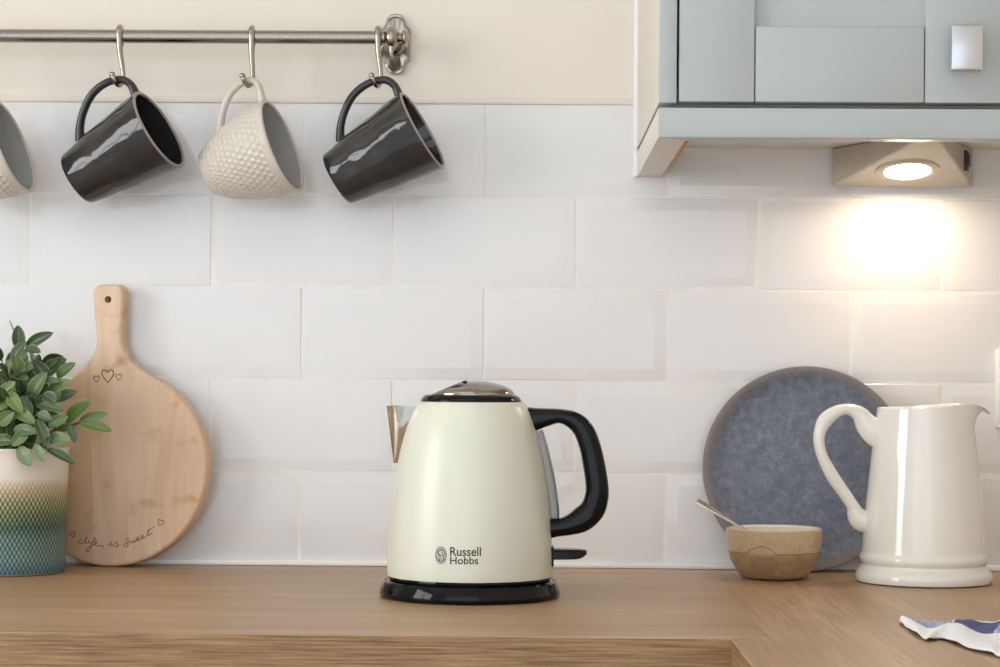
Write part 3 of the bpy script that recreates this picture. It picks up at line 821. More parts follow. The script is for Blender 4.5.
# ------------------------------------------------------------------ potted plant
pot_c = Vector((at(8.5, 500, -0.104).x, -0.1045, 0))
SP = scale_at(-0.1045)
PR = 60.0*SP; PH = (575 - 449.5)*SP
plant = empty('potted_plant', pot_c, 'leafy green plant in a cream and teal glazed pot beside the chopping board', 'potted plant')
prof = [(0.0001, 0.0), (PR*0.90, 0.0), (PR*0.925, 0.0012), (PR*0.935, 0.004)]
prof += [(PR*(0.94 + 0.05*(k/20)**0.8), 0.006 + (PH-0.010)*k/20) for k in range(21)]
prof += [(PR, PH-0.002), (PR-0.001, PH), (PR-0.0035, PH), (PR-0.005, PH-0.002), (PR-0.006, PH*0.6), (PR-0.010, 0.01), (0.0001, 0.008)]
lathe('pot', prof, M['pot'], plant, 128)
lathe('soil', [(0.0001, PH-0.014), (PR*0.5, PH-0.013), (PR-0.0052, PH-0.016), (PR-0.0054, PH-0.024), (0.0001, PH-0.024)], M['soil'], plant, 64, lambda p: Vector((p.x, p.y, p.z + 0.002*noise.noise(p*120))))
LV, LF, LUV, LC_ = [], [], [], []
GREENS = [lin(66,92,48), lin(84,110,60), lin(52,76,46), lin(100,124,70), lin(78,104,78), lin(112,134,94), lin(94,118,46), lin(44,66,38)]
def leaf(b, t, w, up=None, col=None, curl=0.12, fold=0.18):
    L = (t-b).length; d = (t-b)/L
    up = (up or Vector((random.uniform(-.3,.3), -1.0, random.uniform(0.2,.9)))); up = (up - d*up.dot(d)).normalized()
    s = d.cross(up)
    NU, NV = 6, 11; base = len(LV)
    col = col or random.choice(GREENS)
    for j in range(NV+1):
        v_ = j/NV
        ww = w*0.5*(math.sin(PI*min(1, v_**0.92))**0.62)*(1.0 if v_ < 0.99 else 0.3) + (0.0006 if j < 2 else 0.0)
        for i in range(NU+1):
            u_ = i/NU*2-1
            p = b + d*(L*v_) + s*(ww*u_) + up*(L*curl*(math.sin(PI*v_)*0.9 - 0.5*v_*v_) + ww*fold*abs(u_)**1.6*2 - ww*fold)
            LV.append(p - pot_c); LUV.append((u_, v_)); LC_.append(col)
    for j in range(NV):
        for i in range(NU):
            a = base + j*(NU+1) + i; LF.append((a, a+1, a+NU+2, a+NU+1))
KEY = [  # base px, tip px, width px, depth of base from the pot axis (towards the viewer negative), tip depth
 ((19,350),(18,325),13.5,0.00,-0.002),((26,347),(52.5,332.5),12.5,0.005,-0.006),((25,349),(40.5,352),11,-0.004,-0.012),((11,367),(27,353),15,-0.012,-0.016),
 ((49,382),(34.5,361),14.5,-0.012,-0.010),((49,371),(66,358.5),12.5,0.010,0.006),((57,378),(75,362.5),12,-0.004,-0.004),((30,400),(46,372),16,-0.028,-0.034),
 ((47,395),(70.5,380),16,-0.024,-0.030),((43,394),(56,402),12.5,-0.040,-0.048),((55,401),(76.5,391),12,-0.012,-0.012),((0,402),(14.5,381),15,-0.036,-0.044),
 ((-1,424),(14,412),14,-0.048,-0.056),((12,408),(35.5,423.5),12.5,-0.044,-0.056),((14,429),(38,432),11,-0.054,-0.066),((37,420),(47.5,447),12,-0.054,-0.068),
 ((44,441),(70.5,439),15,-0.052,-0.060),((47,449),(75,463.5),10.5,-0.060,-0.066),((66,424),(90,401),18,-0.020,-0.020),((79,422),(107.5,413),11,-0.018,-0.018),
 ((80,423),(112,430.5),12,-0.026,-0.030),((35,444),(44.5,462),9.5,-0.062,-0.070),((19,447),(31,466),14,-0.062,-0.070),((36,404),(64,410),12,-0.040,-0.050),
 ((38,413),(51,419),9.5,-0.056,-0.064),((48,426),(68,416),11,-0.046,-0.052),((70,425),(75,443),9,-0.036,-0.040),((20,385),(3,366),14,-0.016,-0.020),
 ((8,392),(22,412),13,-0.046,-0.056),((22,396),(30,420),13,-0.036,-0.046),((2,360),(-12,345),13,0.0,-0.01),((-4,440),(14,441),12,-0.056,-0.066),
 ((10,372),(28,379),11,-0.024,-0.032),((60,392),(48,408),11,-0.034,-0.046),((28,430),(12,446),12,-0.058,-0.068),((52,432),(36,444),11,-0.058,-0.066),
 ((16,398),(0,410),12,-0.042,-0.050),((20,352),(6,364),12,0.0,-0.010),((56,430),(74,428),10,-0.030,-0.030),((24,372),(38,388),13,-0.02,-0.03),
]
stems = []
for b, t, w, db, dt in KEY:
    B_ = at(b[0], b[1], pot_c.y + db); T_ = at(t[0], t[1], pot_c.y + dt)
    leaf(B_, T_, w*SP)
    stems.append(B_)
rs = random.Random(21)
crown = Vector((pot_c.x, pot_c.y, PH + 0.045))
for k in range(150):                                     # the mass of leaves inside the crown and behind
    a = rs.uniform(0, 2*PI); el = rs.uniform(-0.25, 1.0); rad = 0.030 + 0.038*rs.random()
    dirv = Vector((math.cos(a)*math.cos(el), math.sin(a)*math.cos(el)*0.85, math.sin(el)))
    b = crown + Vector((dirv.x*rad*0.95, dirv.y*rad*0.85, dirv.z*rad*1.35 - 0.018))
    if b.z < PH + 0.004 and math.hypot(b.x-pot_c.x, b.y-pot_c.y) < PR: b.z = PH + 0.006
    o_ = Vector((dirv.x + rs.uniform(-.6,.6), dirv.y + rs.uniform(-.6,.6), dirv.z*0.8 + rs.uniform(-.3,.7))).normalized()
    t = b + o_*rs.uniform(0.018, 0.028)
    if max(b.y, t.y) > -0.046: continue
    if t.x > pot_c.x + 0.062 or b.x > pot_c.x + 0.06: continue
    leaf(b, t, rs.uniform(0.010, 0.015), Vector((dirv.x*.5, dirv.y, 0.5)), rs.choice(GREENS))
    stems.append(b)
me = pydata('foliage', LV, LF, LUV)
ca = me.color_attributes.new('Col', 'FLOAT_COLOR', 'POINT')
for i, c in enumerate(LC_): ca.data[i].color = c
fo = link('foliage', me, M['leaf'], plant, angle=80)
parts = []
root = Vector((0, 0, PH-0.016))
for s_ in stems:
    e = s_ - pot_c; rp = Vector((e.x*0.35, e.y*0.35, PH-0.016))
    mid = rp.lerp(e, 0.55) + Vector((0,0,0.008 if e.z > PH else 0.02))
    path = [Vector(p) for p in smooth_path([tuple(rp), tuple(mid), tuple(e)], 5)]
    parts.append(tube_data(path, [0.0013 - 0.0006*i/len(path) for i in range(len(path))], None, 6))
tipb, tipt = at(18, 345, pot_c.y) - pot_c, at(9.5, 320.5, pot_c.y) - pot_c
parts.append(tube_data([tipb, tipb.lerp(tipt, .6) + Vector((0.001,0,0)), tipt], [0.0009, 0.0007, 0.0005], None, 6))
V, Fc = join_data(parts)
link('stems', pydata('stems', V, Fc), M['stem'], plant)

# ------------------------------------------------------------------ kettle on its base
kb = ground(469.6, 605.3); KYC = kb.y + 89.5*scale_at(kb.y)
KC = Vector((at(470.3, 520, KYC).x, KYC, 0)); SK = scale_at(KYC)
kz = lambda py: at(470, py, KYC).z
base = empty('kettle_stand', KC, 'round gloss black power stand on the worktop under the cream kettle', 'kettle stand')
R = 90.2*SK
BZ = kz(578.5)
lathe('base_shell', [(0.0001, 0.0006), (R*0.985, 0.0006), (R*0.998, 0.002), (R, 0.0045), (R*0.990, 0.009), (R*0.965, 0.0145), (R*0.935, BZ-0.0045), (R*0.915, BZ-0.0015), (R*0.89, BZ), (R*0.80, BZ), (0.0001, BZ)], M['black'], base, 128)
lathe('connector_ring', [(R*0.45, BZ-0.0005), (R*0.86, BZ-0.0005), (R*0.865, BZ+0.0014), (R*0.80, BZ+0.0018), (R*0.45, BZ+0.0018)], M['satin_black'], base, 96)
ket = empty('kettle', (KC.x, KC.y, BZ+0.002), 'cream enamelled electric kettle with black handle and polished spout', 'kettle')
KB = BZ + 0.002
PK = [(572, 82.6), (560, 82.5), (547, 82.0), (528, 81.0), (508, 79.3), (490, 77.2), (473, 74.6), (460, 72.4), (450, 70.4), (440, 68.2), (430, 65.5), (422, 63.1), (414.5, 60.4), (408, 57.4), (404, 54.9), (402, 52.8)]
def k_rad(z):
    L = [(kz(y), r*SK) for y, r in PK]
    if z <= L[0][0]: return L[0][1]
    for (a, ra), (b, rb) in zip(L, L[1:]):
        if z <= b: return ra + (rb-ra)*(z-a)/(b-a)
    return L[-1][1]
sm = [(r*SK, kz(y)-KB) for y, r in smooth_path(PK, 4)]
zt_ = sm[-1][1]
lathe('body', [(0.0001, 0.004), (80.5*SK, 0.004), (82.2*SK, kz(575.5)-KB)] + sm + [(51.5*SK, zt_+0.0003), (44*SK, zt_+0.0003), (44*SK, zt_-0.004), (0.0001, zt_-0.004)], M['cream_enamel'], ket, 160)
lathe('bottom_ring', [(0.0001, 0.0004), (80*SK, 0.0004), (82.3*SK, 0.0014), (82.7*SK, kz(576.5)-KB), (82.2*SK, kz(575)-KB), (78*SK, kz(575)-KB), (0.0001, 0.003)], M['black'], ket, 128)
lid = lathe('lid', [(0.0001, zt_-0.002), (50.0*SK, zt_-0.002), (50.6*SK, zt_+0.0005), (50.2*SK, zt_+0.0022), (48.5*SK, kz(397)-KB), (45.8*SK, kz(395.0)-KB), (43*SK, kz(394.6)-KB), (0.0001, kz(394.6)-KB)], M['black'], ket, 128)
lid['label'] = 'black and chrome lid'
# polished dome with a sloping finger cut on the spout side
zd0, zd1 = kz(395.4)-KB, kz(381.2)-KB; RD = 43.5*SK
dome_prof = [(RD, zd0), (RD*1.0, zd0+0.0008)] + [(RD*math.cos(a), zd0+0.0008 + (zd1-zd0)*math.sin(a)) for a in [PI/2*k/28 for k in range(1, 29)]]
dome_prof[-1] = (0.0001, dome_prof[-1][1])
def dome_fn(p):
    # slope: from near the rim on the left (-x) up to the crown just left of the axis
    xs, xe_ = -38*SK, -4*SK
    if p.x < xe_:
        t = (p.x - xs)/(xe_ - xs); lim = zd0 + 0.0012 + (zd1 - zd0 - 0.0006)*t
        return Vector((p.x, p.y, max(zd0, min(p.z, lim))))
    return p
dome = lathe('lid_dome', dome_prof, M['smoke_chrome'], lid, 160, dome_fn, angle=14)
# thin dark lip standing over the finger cut
lipz = lambda x: zd0 + 0.0022 + (zd1-zd0)*(x+38*SK)/(34*SK)
v, f = [], []
path = []
for k in range(13):
    x = (-38 + 34*k/12)*SK; path.append(x)
for x in path:
    half = math.sqrt(max(0, (RD*0.80)**2 - x*x))*0.62
    z = lipz(x) - 0.0012
    for (dy, dz) in ((-1, 0), (1, 0), (1, 0.0012), (-1, 0.0012)): v.append((x, dy*half, z + dz*(0.4+0.6*0)))
for i in range(12):
    for k in range(4): f.append((i*4+k, i*4+(k+1) % 4, (i+1)*4+(k+1) % 4, (i+1)*4+k))
f.append((0,3,2,1)); f.append((48,49,50,51))
link('lid_button', pydata('lid_button', v, f), M['black'], lid)
# spout
zs1 = kz(406.3); zs0 = kz(463.5); NS = 22; NA = 24
def spout_ring(t, inset=0.0):
    z = zs0 + (zs1-zs0)*t
    xl = at(393.6 + (386.0-393.6)*t, 450, KYC).x - KC.x       # outer left tip at this level
    rb = k_rad(z)
    halfw = (0.0006 + 0.0175*t**0.8) - inset
    xb = -math.sqrt(max(1e-9, rb*rb - halfw*halfw)) + 0.002   # where it meets the body
    tip = min(xl + inset, xb - 0.0004)
    pts = []
    for k in range(NA+1):
        a = -PI/2 + PI*k/NA
        c, s = math.cos(a), math.sin(a)
        pts.append(Vector((xb + (tip - xb)*abs(c)**0.85, halfw*math.copysign(abs(s)**1.15, s), z - KB)))
    return pts
v, f = [], []
rings = [spout_ring(k/NS) for k in range(NS+1)] + [spout_ring(1.0, 0.0010)] + [spout_ring(k/NS, 0.0012) for k in range(NS-1, 4, -1)]
for r in rings: v += r
m_ = NA+1
for i in range(len(rings)-1):
    for k in range(NA): f.append((i*m_+k, i*m_+k+1, (i+1)*m_+k+1, (i+1)*m_+k))
sp_o = link('spout', pydata('spout', v, f), M['chrome'], ket, angle=50); sp_o['label'] = 'polished steel spout'
# handle
outer = [(523, 406.5), (527, 407.6), (545, 408), (564, 410), (581.6, 415.7), (593.8, 427.8), (600.5, 444), (605, 463), (608.4, 484.6), (608.6, 498), (604.6, 511.6), (593.8, 522.4), (577.6, 530.5), (561, 536), (552, 538), (545, 539)]
inner = [(526, 431), (533, 432), (545, 427), (556, 422.2), (566, 425.6), (573.5, 433), (579.6, 449.5), (583.2, 468.4), (585.4, 484.6), (584.5, 496), (579.5, 508), (569, 516.6), (560.5, 519.5), (556, 518.5), (549, 517.5), (543, 517)]
cp = []
for (a, b), (c, d_) in zip(outer, inner):
    p, q_ = at(a, b, KYC), at(c, d_, KYC)
    cp.append(((p.x+q_.x)/2 - KC.x, (p.z+q_.z)/2 - KB, (p-q_).length/2))
sp_ = smooth_path(cp, 6)
path = [Vector((a, 0, b)) for a, b, c in sp_]
v, f = tube_data(path, [c for a, b, c in sp_], [0.0125]*len(path), 28, Vector((0,1,0)), 2.9)
link('handle', pydata('handle', v, f), M['black'], ket, angle=60)
# water gauge
go = [(543.5, 431), (549, 450), (554, 472), (557.5, 492), (559.3, 508), (559.5, 518)]
gi = [(531, 431), (536, 450), (541, 472), (545, 492), (547, 508), (548, 518)]
cp = []
for (a, b), (c, d_) in zip(go, gi):
    p, q_ = at(a, b, KYC), at(c, d_, KYC); cp.append(((p.x+q_.x)/2 - KC.x, (p.z+q_.z)/2 - KB, (p-q_).length/2))
sp_ = smooth_path(cp, 5)
t_ = NT('smoked clear gauge'); t_.set(Base_Color=lin(178, 180, 184), Roughness=0.08, Transmission_Weight=0.8, IOR=1.35)
v, f = tube_data([Vector((a, 0, b)) for a, b, c in sp_], [c for a, b, c in sp_], [0.009]*len(sp_), 24, Vector((0,1,0)), 3.2)
g_ = link('water_gauge', pydata('water_gauge', v, f), t_.m, ket, angle=60); g_['label'] = 'smoky see-through water gauge'
# switch lever with its plate
zl = kz(553); x0 = at(549, 553, KYC).x - KC.x; x1 = at(586.5, 553, KYC).x - KC.x
bm = bmesh.new()
cs = [(x0, -1, 1), (x0+(x1-x0)*0.35, -1, 1), (x0+(x1-x0)*0.8, -0.85, 0.95), (x1, 0.05, 0.75)]
v, f = [], []
for (x, lo_, hi_) in smooth_path(cs, 5):
    w = 0.011*(1-0.35*((x-x0)/(x1-x0))**3)
    for (dy, zz) in ((-w, lo_), (w, lo_), (w, hi_*0.45), (w*0.8, hi_), (-w*0.8, hi_), (-w, hi_*0.45)):
        v.append((x, dy, zl - KB + zz*0.0048))
ns = len(v)//6
for i in range(ns-1):
    for k in range(6): f.append((i*6+k, i*6+(k+1) % 6, (i+1)*6+(k+1) % 6, (i+1)*6+k))
f.append(tuple(range(6))[::-1]); f.append(tuple(range((ns-1)*6, ns*6)))
bm.free()
sw_ = link('switch_lever', pydata('switch_lever', v, f), [M['satin_black'], M['grey_plastic']], ket, angle=30)
for p in sw_.data.polygons:
    if p.normal.z > 0.7: p.material_index = 1
bm = bmesh.new(); zc_ = kz(555); add_box(bm, k_rad(zc_)-0.006, k_rad(zc_)+0.0012, -0.013, 0.013, kz(565)-KB, kz(545.5)-KB, 0.001)
link('switch_plate', bm_mesh('switch_plate', bm), M['satin_black'], ket)
# printed lettering and crest, wrapped on the enamel
def wrap(px, py):
    """the point of the enamel seen at this pixel"""
    d = ray(px, py); p = CAM + d*((KYC - 0.08 - CAM.y)/d.y)
    for _ in range(12):
        r = k_rad(p.z) + 0.00018
        dx = p.x - KC.x; y = KC.y - math.sqrt(max(0, r*r - dx*dx)); p = CAM + d*((y - CAM.y)/d.y)
    return p - Vector((KC.x, KC.y, KB))
def text_mesh(body, px0, px1, py_base, py_cap):
    cu = bpy.data.curves.new('t', 'FONT'); cu.body = body; cu.size = 1.0; cu.offset = 0.012
    ob = bpy.data.objects.new('t', cu); COL.objects.link(ob)
    bpy.context.view_layer.update()
    me = bpy.data.meshes.new_from_object(ob.evaluated_get(bpy.context.evaluated_depsgraph_get()))
    bpy.data.objects.remove(ob)
    bm = bmesh.new(); bm.from_mesh(me); bmesh.ops.triangulate(bm, faces=bm.faces[:])
    bmesh.ops.subdivide_edges(bm, edges=[e for e in bm.edges if e.calc_length() > 0.25], cuts=2)
    xs = [v_.co.x for v_ in bm.verts]; a, b = min(xs), max(xs)
    H = 0.70
    out = [wrap(px0 + (v_.co.x-a)/(b-a)*(px1-px0), py_base + (py_cap-py_base)*v_.co.y/H) for v_ in bm.verts]
    bm.verts.index_update(); fs = [tuple(v_.index for v_ in q_.verts) for q_ in bm.faces]; bm.free()
    return out, fs
# the words are printed on two lines
V, Fc = join_data([text_mesh('Russell', 450.1, 481.0, 555.9, 547.0), text_mesh('Hobbs', 450.1, 478.2, 564.1, 556.7)])
o = link('printed_name', pydata('printed_name', V, Fc), M['print'], ket, smooth=False); o['label'] = 'dark printed brand lettering on two lines'
def kstroke(pts, w=0.35):
    pp = smooth_path(pts, 5) if len(pts) > 2 else pts
    v, f = [], []
    for i, (x, y) in enumerate(pp):
        a = pp[max(0, i-1)]; b = pp[min(len(pp)-1, i+1)]
        tx, ty = b[0]-a[0], b[1]-a[1]; l = math.hypot(tx, ty) or 1
        v.append(wrap(x - ty/l*w, y + tx/l*w)); v.append(wrap(x + ty/l*w, y - tx/l*w))
    f = [(2*i, 2*i+1, 2*i+3, 2*i+2) for i in range(len(pp)-1)]
    return v, f
ex, ey, ea, eb = 441.0, 555.3, 5.2, 8.3
ell = lambda k: [(ex + ea*k*math.cos(2*PI*i/24), ey + eb*k*math.sin(2*PI*i/24)) for i in range(25)]
E_ = lambda pts: [(ex + a*ea, ey + b*eb) for a, b in pts]
cr = [kstroke(ell(1.0), 0.42), kstroke(ell(0.80), 0.2),
      kstroke(E_([(0.45,-0.55), (0.1,-0.72), (-0.4,-0.5), (-0.45,-0.15), (0.0,0.02), (0.45,0.22), (0.4,0.6), (-0.05,0.74), (-0.5,0.5)]), 0.5),
      kstroke(E_([(-0.62,-0.3), (-0.2,0.2), (0.15,0.55)]), 0.4), kstroke(E_([(0.0,-0.6), (0.25,-0.2), (0.62,0.1)]), 0.4), kstroke(E_([(-0.65,0.15), (-0.3,0.45), (-0.1,0.8)]), 0.35), kstroke(E_([(0.3,-0.68), (0.55,-0.35), (0.7,-0.05)]), 0.35)]
V, Fc = join_data(cr)
o = link('printed_crest', pydata('printed_crest', V, Fc), M['print_grey'], ket, smooth=False); o['label'] = 'oval printed crest beside the lettering'

# ------------------------------------------------------------------ stoneware plate leaning on the tiles
SPL = scale_at(-0.022); PRad = 102.4*SPL
plate_prof = [(0.0001, 0.0), (PRad*0.55, 0.0), (PRad*0.60, 0.0), (PRad*0.66, 0.0028), (PRad*0.80, 0.0065), (PRad*0.93, 0.0105), (PRad*0.992, 0.0135), (PRad, 0.0150), (PRad*0.994, 0.0164), (PRad*0.975, 0.0165), (PRad*0.93, 0.0145), (PRad*0.88, 0.0105), (PRad*0.80, 0.0078), (PRad*0.6, 0.0062), (PRad*0.3, 0.0056), (0.0001, 0.0054)]
def wob(p):
    a = math.atan2(p.y, p.x); k = 1 + 0.004*math.sin(2*a+0.6) + 0.003*math.sin(3*a); return Vector((p.x*k, p.y*k, p.z))
plate = lathe('plate', plate_prof, M['slate'], None, 160, wob)
tag(plate, 'speckled slate-blue stoneware plate propped upright behind the jug and bowl', 'plate')
lean = math.asin(0.012/(2*PRad))
plate.matrix_world = Matrix.Translation((at(804.6, 470, -0.018).x, -0.0135, PRad*math.cos(lean)*1.003)) @ Matrix.Rotation(PI/2 - lean, 4, 'X')

# ------------------------------------------------------------------ bowl and spoon
gb = ground(775, 581); BYC = gb.y + 28*scale_at(gb.y); SW = scale_at(BYC)
BWC = Vector((at(773.9, 555, BYC).x, BYC, 0))
bz = lambda py: at(774, py, BYC).z
bowl = empty('bowl', BWC, 'small tan stoneware bowl with cream inside in front of the plate', 'bowl')
ob = [(28.5, 579.5), (33.0, 575.5), (36.9, 570.5), (40.2, 565), (43.0, 559.5), (45.3, 553), (46.7, 546), (47.6, 538), (47.8, 532), (47.7, 529)]
op = [(r*SW, max(0.0016, bz(y))) for r, y in smooth_path(ob, 3)]
zr_ = op[-1][1]
lathe('bowl_body', [(0.0001, 0.0008), (26.5*SW, 0.0006), (28.2*SW, 0.0010)] + op + [(47.3*SW, zr_+0.0009)], M['bowl_out'], bowl, 128)
ins = [((r-3.2)*SW, max(0.0050, bz(y)+0.0)) for r, y in smooth_path(ob, 3)][::-1]
li = lathe('bowl_lining', [(47.3*SW, zr_+0.0009), (46.2*SW, zr_+0.0013), (45.0*SW, zr_+0.0004)] + ins[1:] + [(20*SW, 0.0046), (0.0001, 0.0044)], M['bowl_in'], bowl, 128); li['label'] = 'cream glazed inside'
# spoon: bowl of the spoon inside, handle over the rim
tip = at(697.2, 500.3, BYC+0.012)
rest = at(739.5, 526.4, BYC+0.0135)
d_ = (rest - tip).normalized()
endp = rest + d_*0.030
spts = [tip, tip.lerp(rest, .25), tip.lerp(rest, .5), tip.lerp(rest, .8), rest, rest + d_*0.014]
sw1 = [0.0032, 0.0036, 0.0032, 0.0024, 0.0019, 0.0018]; st1 = [0.0007, 0.0009, 0.0010, 0.0011, 0.0012, 0.0012]
spp = smooth_path([tuple(p) + (a, b) for p, a, b in zip(spts, sw1, st1)], 6)
side = d_.cross(Vector((0,0,1))).normalized(); side = Matrix.Rotation(math.radians(48), 3, d_) @ side; upv = side.cross(d_).normalized()
v1, f1 = tube_data([Vector(p[:3]) for p in spp], [p[4] for p in spp], [p[3] for p in spp], 12, side)
hb = rest + d_*0.012
dd = (d_*1.0).normalized()
side = d_.cross(Vector((0,0,1))).normalized(); upv = side.cross(d_).normalized()
v2, f2 = [], []
NU, NVV = 16, 10
def spt(u, w, off):
    L = 0.034; y = u*L; hw = 0.0105*math.sin(PI*min(1, max(0.02, u))**0.8)**0.7 + 0.0008
    return hb + dd*y + side*(hw*w) + upv*(-0.0055*(1-w*w)*math.sin(PI*u) + off)
for off in (0.0004, -0.0006):
    for i in range(NU+1):
        for k in range(NVV+1): v2.append(spt(i/NU, k/NVV*2-1, off))
m_ = NVV+1; blk = (NU+1)*m_
for s_ in (0, blk):
    for i in range(NU):
        for k in range(NVV): f2.append((s_+i*m_+k, s_+i*m_+k+1, s_+(i+1)*m_+k+1, s_+(i+1)*m_+k))
for i in range(NU):
    f2.append((i*m_, (i+1)*m_, blk+(i+1)*m_, blk+i*m_)); f2.append((i*m_+NVV, blk+i*m_+NVV, blk+(i+1)*m_+NVV, (i+1)*m_+NVV))
V, Fc = join_data([(v1, f1), (v2, f2)])
tag(link('teaspoon', pydata('teaspoon', V, Fc), M['chrome']), 'silver teaspoon sticking out of the small tan bowl', 'spoon')

# ------------------------------------------------------------------ jug
gj = ground(925, 588.2); JYC = gj.y + 66*scale_at(gj.y); SJ = scale_at(JYC)
JC = Vector((at(924.0, 500, JYC).x, JYC, 0)); jz = lambda py: at(924, py, JYC).z
jug = empty('jug', JC, 'tall ivory ceramic jug with loop handle beside the slate plate', 'jug')
JP = [(62.0, 583.6), (65.6, 581.5), (67.2, 577.5), (67.0, 573), (65.0, 569.5), (62.0, 566.2), (60.8, 563.5), (62.6, 560.8), (63.4, 557.5), (62.6, 554.2), (61.2, 551), (60.6, 544), (59.8, 531), (57.8, 509), (55.2, 484), (52.0, 453), (49.4, 434), (48.2, 424), (47.6, 416), (47.0, 411), (46.6, 408.6)]
jp = [(r*SJ, jz(y)) for r, y in smooth_path(JP, 4)]
zrim = jp[-1][1]
def jug_fn(p):
    a = math.atan2(p.y, p.x); r = math.hypot(p.x, p.y)
    if r < 1e-3: return p
    z0 = jz(432)
    if p.z > z0:
        t = (p.z - z0)/(zrim - z0)
        w = max(0.0, math.cos(a))                          # lip on the +x side
        lip = (w**5)*16.5*SJ*max(0, t)**2.6
        rise = (max(0, math.cos(a*0.5))**6)*7.4*SJ*max(0, min(1, t))**2
        curl = (w**10)*10.0*SJ*max(0, t)**6                 # tip turns over
        pinch = 1 - 0.05*t*max(0, math.sin(abs(a)))*max(0, math.cos(a))
        k = (r + lip)/r
        return Vector((p.x*k, p.y*k*pinch, p.z + rise - curl))
    return p
rimr = jp[-1][0]
jprof = [(0.0001, 0.0012), (55*SJ, 0.0010), (60.5*SJ, 0.0006)] + [(r, max(z, 0.0012)) for r, z in jp] + [(rimr-0.0010, zrim+0.0013), (rimr-0.0024, zrim+0.0012), (rimr-0.0040, zrim-0.0006)]
jprof += [(r*SJ-0.0045, jz(y)) for r, y in ((47.2, 412), (48.2, 420), (49.8, 436), (52, 453), (57.8, 509), (60, 545), (58, 575))] + [(0.0001, 0.010)]
lathe('jug_body', jprof, M['jug'], jug, 192, jug_fn, angle=60)
jo = [(882, 411), (876, 414.5), (867.7, 413.2), (857, 406), (847, 403.6), (834.6, 405.7), (822, 413.6), (815, 427.8), (813.4, 442), (817.3, 459), (828.3, 481), (841, 498.7), (848.6, 511), (851.5, 522), (857, 530.5), (868, 534)]
ji = [(882, 452), (873.5, 446), (867, 437), (861, 422), (848.8, 415.2), (837.8, 418), (828.4, 427.4), (825.0, 435), (824.6, 443), (827.4, 454), (836, 470.5), (847.5, 488), (856, 500.5), (860, 505.5), (864, 508), (870, 510)]
cp = []
for (a, b), (c, e_) in zip(jo, ji):
    p, q_ = at(a, b, JYC), at(c, e_, JYC); cp.append(((p.x+q_.x)/2 - JC.x, (p.z+q_.z)/2, (p-q_).length/2))
sp_ = smooth_path(cp, 6)
dep = [0.0085 + 0.0035*(abs(2*i/(len(sp_)-1)-1))**3 for i in range(len(sp_))]
v, f = tube_data([Vector((a, 0, b)) for a, b, c in sp_], [c for a, b, c in sp_], dep, 24, Vector((0,1,0)), 2.2)
link('handle', pydata('handle', v, f), M['jug'], jug, angle=70)

# ------------------------------------------------------------------ checked cloth on the return worktop
def cloth():
    NU, NVV = 90, 40
    top = [(900, 623.5), (905, 622.4), (920, 623.5), (932, 625.5), (945, 627), (962, 625), (975, 623), (990, 625), (1012, 622), (1045, 622), (1085, 626)]
    bot = [(901, 625), (907, 628.5), (914, 634.5), (924, 640.5), (930, 642), (940, 640), (954, 644.5), (972, 651.5), (990, 656), (1003, 660), (1040, 671)]
    mid = [(903, 621.0), (908, 622), (917, 625.5), (928, 629), (936, 631), (950, 629.5), (965, 630), (982, 632), (998, 634), (1025, 640), (1062, 645)]
    T = smooth_path(top, 9); Bt = smooth_path(bot, 9); Md = smooth_path(mid, 9)
    NU = len(T)-1
    v, uv, f = [], [], []
    for i in range(NU+1):
        u = i/NU
        pt, pb = ground(*T[i]), ground(*Bt[i])
        pb.z = 0.001; pt.z = 0.001
        amp = 0.0055*min(1, u*8+0.45)
        for j in range(NVV+1):
            w = j/NVV
            p = pb.lerp(pt, w)
            z = 0.0015 + amp*(math.sin(PI*w)**0.6)*(0.75 + 0.30*math.sin(u*13+w*2.6) + 0.10*math.sin(u*29 + w*5))
            z += 0.0016*math.sin(u*17 + 1.0)**2*(1-w)**2
            z += 0.0016*noise.noise(Vector((u*14, w*5, 0.3)))
            p.y += 0.002*math.sin(u*15)*math.sin(PI*w)
            p.z = max(0.0012, z)
            v.append(p); uv.append((u*1.15, w))
    m = NVV+1
    for i in range(NU):
        for j in range(NVV): f.append((i*m+j, (i+1)*m+j, (i+1)*m+j+1, i*m+j+1))
    o = link('tea_towel', pydata('tea_towel', v, f, uv), M['towel'], angle=180)
    md = o.modifiers.new('thick', 'SOLIDIFY'); md.thickness = 0.0011; md.offset = 1
    return tag(o, 'crumpled white and navy checked tea towel lying on the worktop return', 'tea towel')
cloth()

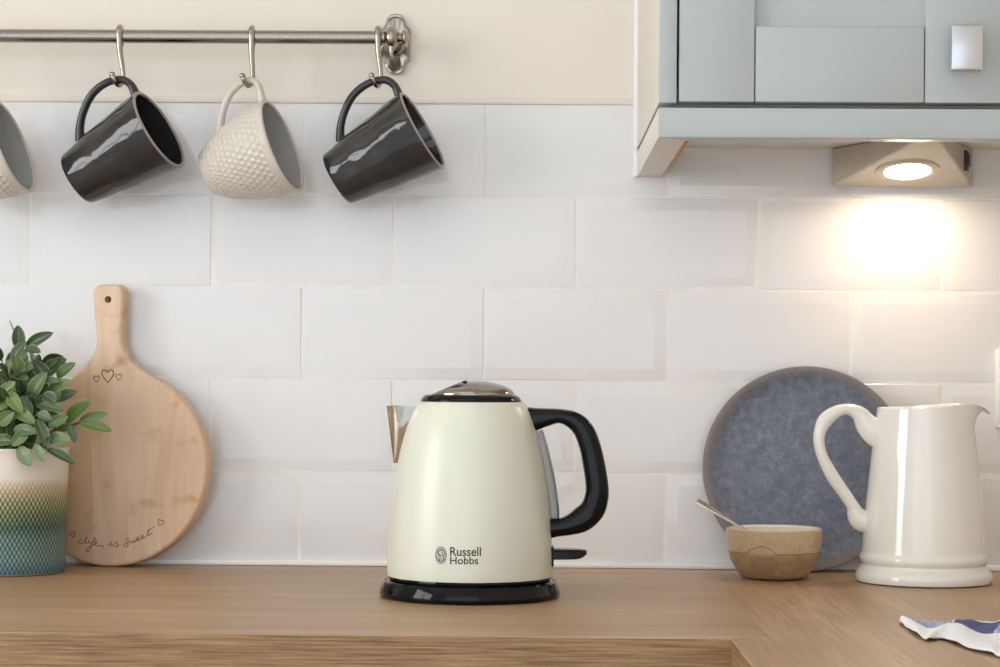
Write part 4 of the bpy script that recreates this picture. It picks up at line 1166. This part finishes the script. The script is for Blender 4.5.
# ------------------------------------------------------------------ switch plate at the very edge
w0 = at(996.4, 428.5, -0.009); w1 = at(996.4, 349, -0.009)
swp = empty('wall_switch', (w0.x+0.043, 0.0, (w0.z+w1.z)/2), 'white plastic switch plate on the tiles at the photo edge beyond the jug', 'switch')
HZ = (w1.z - w0.z)/2
box('switch_plate', (-0.043, 0.043, -0.0090, 0.0016, -HZ, HZ), M['white_plastic'], swp, bev=0.003, seg=3)
bm = bmesh.new(); add_box(bm, -0.009, 0.009, -0.0125, -0.006, -0.014, 0.014, 0.0012); link('rocker', bm_mesh('rocker', bm), M['white_plastic'], swp)

# ------------------------------------------------------------------ light
def area(name, loc, target, sx, sy, power, col, shape='RECTANGLE', spread=PI):
    l = bpy.data.lights.new(name, 'AREA'); l.shape = shape; l.size = sx; l.size_y = sy; l.energy = power; l.color = col; l.spread = spread
    o = bpy.data.objects.new(name, l); COL.objects.link(o); o.location = loc
    o.rotation_euler = (Vector(target) - Vector(loc)).to_track_quat('-Z', 'Y').to_euler(); return o
area('window_daylight', (XL-0.085, (WY0+WY1)/2, (WZ0+WZ1)/2), (0, (WY0+WY1)/2 + 0.3, 0.35), WY1-WY0-0.02, WZ1-WZ0-0.02, 36, (1.0, 0.97, 0.93))
area('ceiling_downlight', (-0.35, -1.5, CEIL-0.02), (-0.35, -1.5, 0), 1.0, 1.0, 4, (1.0, 0.86, 0.70))
area('lamp_light', LC + nrm*0.004, LC + nrm, 0.05, 0.05, 0.5, (1.0, 0.75, 0.52), 'DISK')
w = bpy.data.worlds.new('world'); sc.world = w; w.use_nodes = True
nt = w.node_tree; bg = nt.nodes['Background']
tc = nt.nodes.new('ShaderNodeTexCoord'); sp = nt.nodes.new('ShaderNodeSeparateXYZ'); nt.links.new(tc.outputs['Generated'], sp.inputs[0])
rp = nt.nodes.new('ShaderNodeValToRGB'); nt.links.new(sp.outputs[2], rp.inputs[0])
rp.color_ramp.elements[0].position = 0.30; rp.color_ramp.elements[0].color = (0.42, 0.46, 0.51, 1)
rp.color_ramp.elements[1].position = 0.62; rp.color_ramp.elements[1].color = (0.66, 0.83, 1.0, 1)
nt.links.new(rp.outputs[0], bg.inputs[0]); bg.inputs[1].default_value = 4.5

sc.render.filter_size = 1.1
vs = sc.view_settings
vs.view_transform = 'Standard'; vs.look = 'None'; vs.gamma = 1.0; vs.use_curve_mapping = False; vs.exposure = -0.14
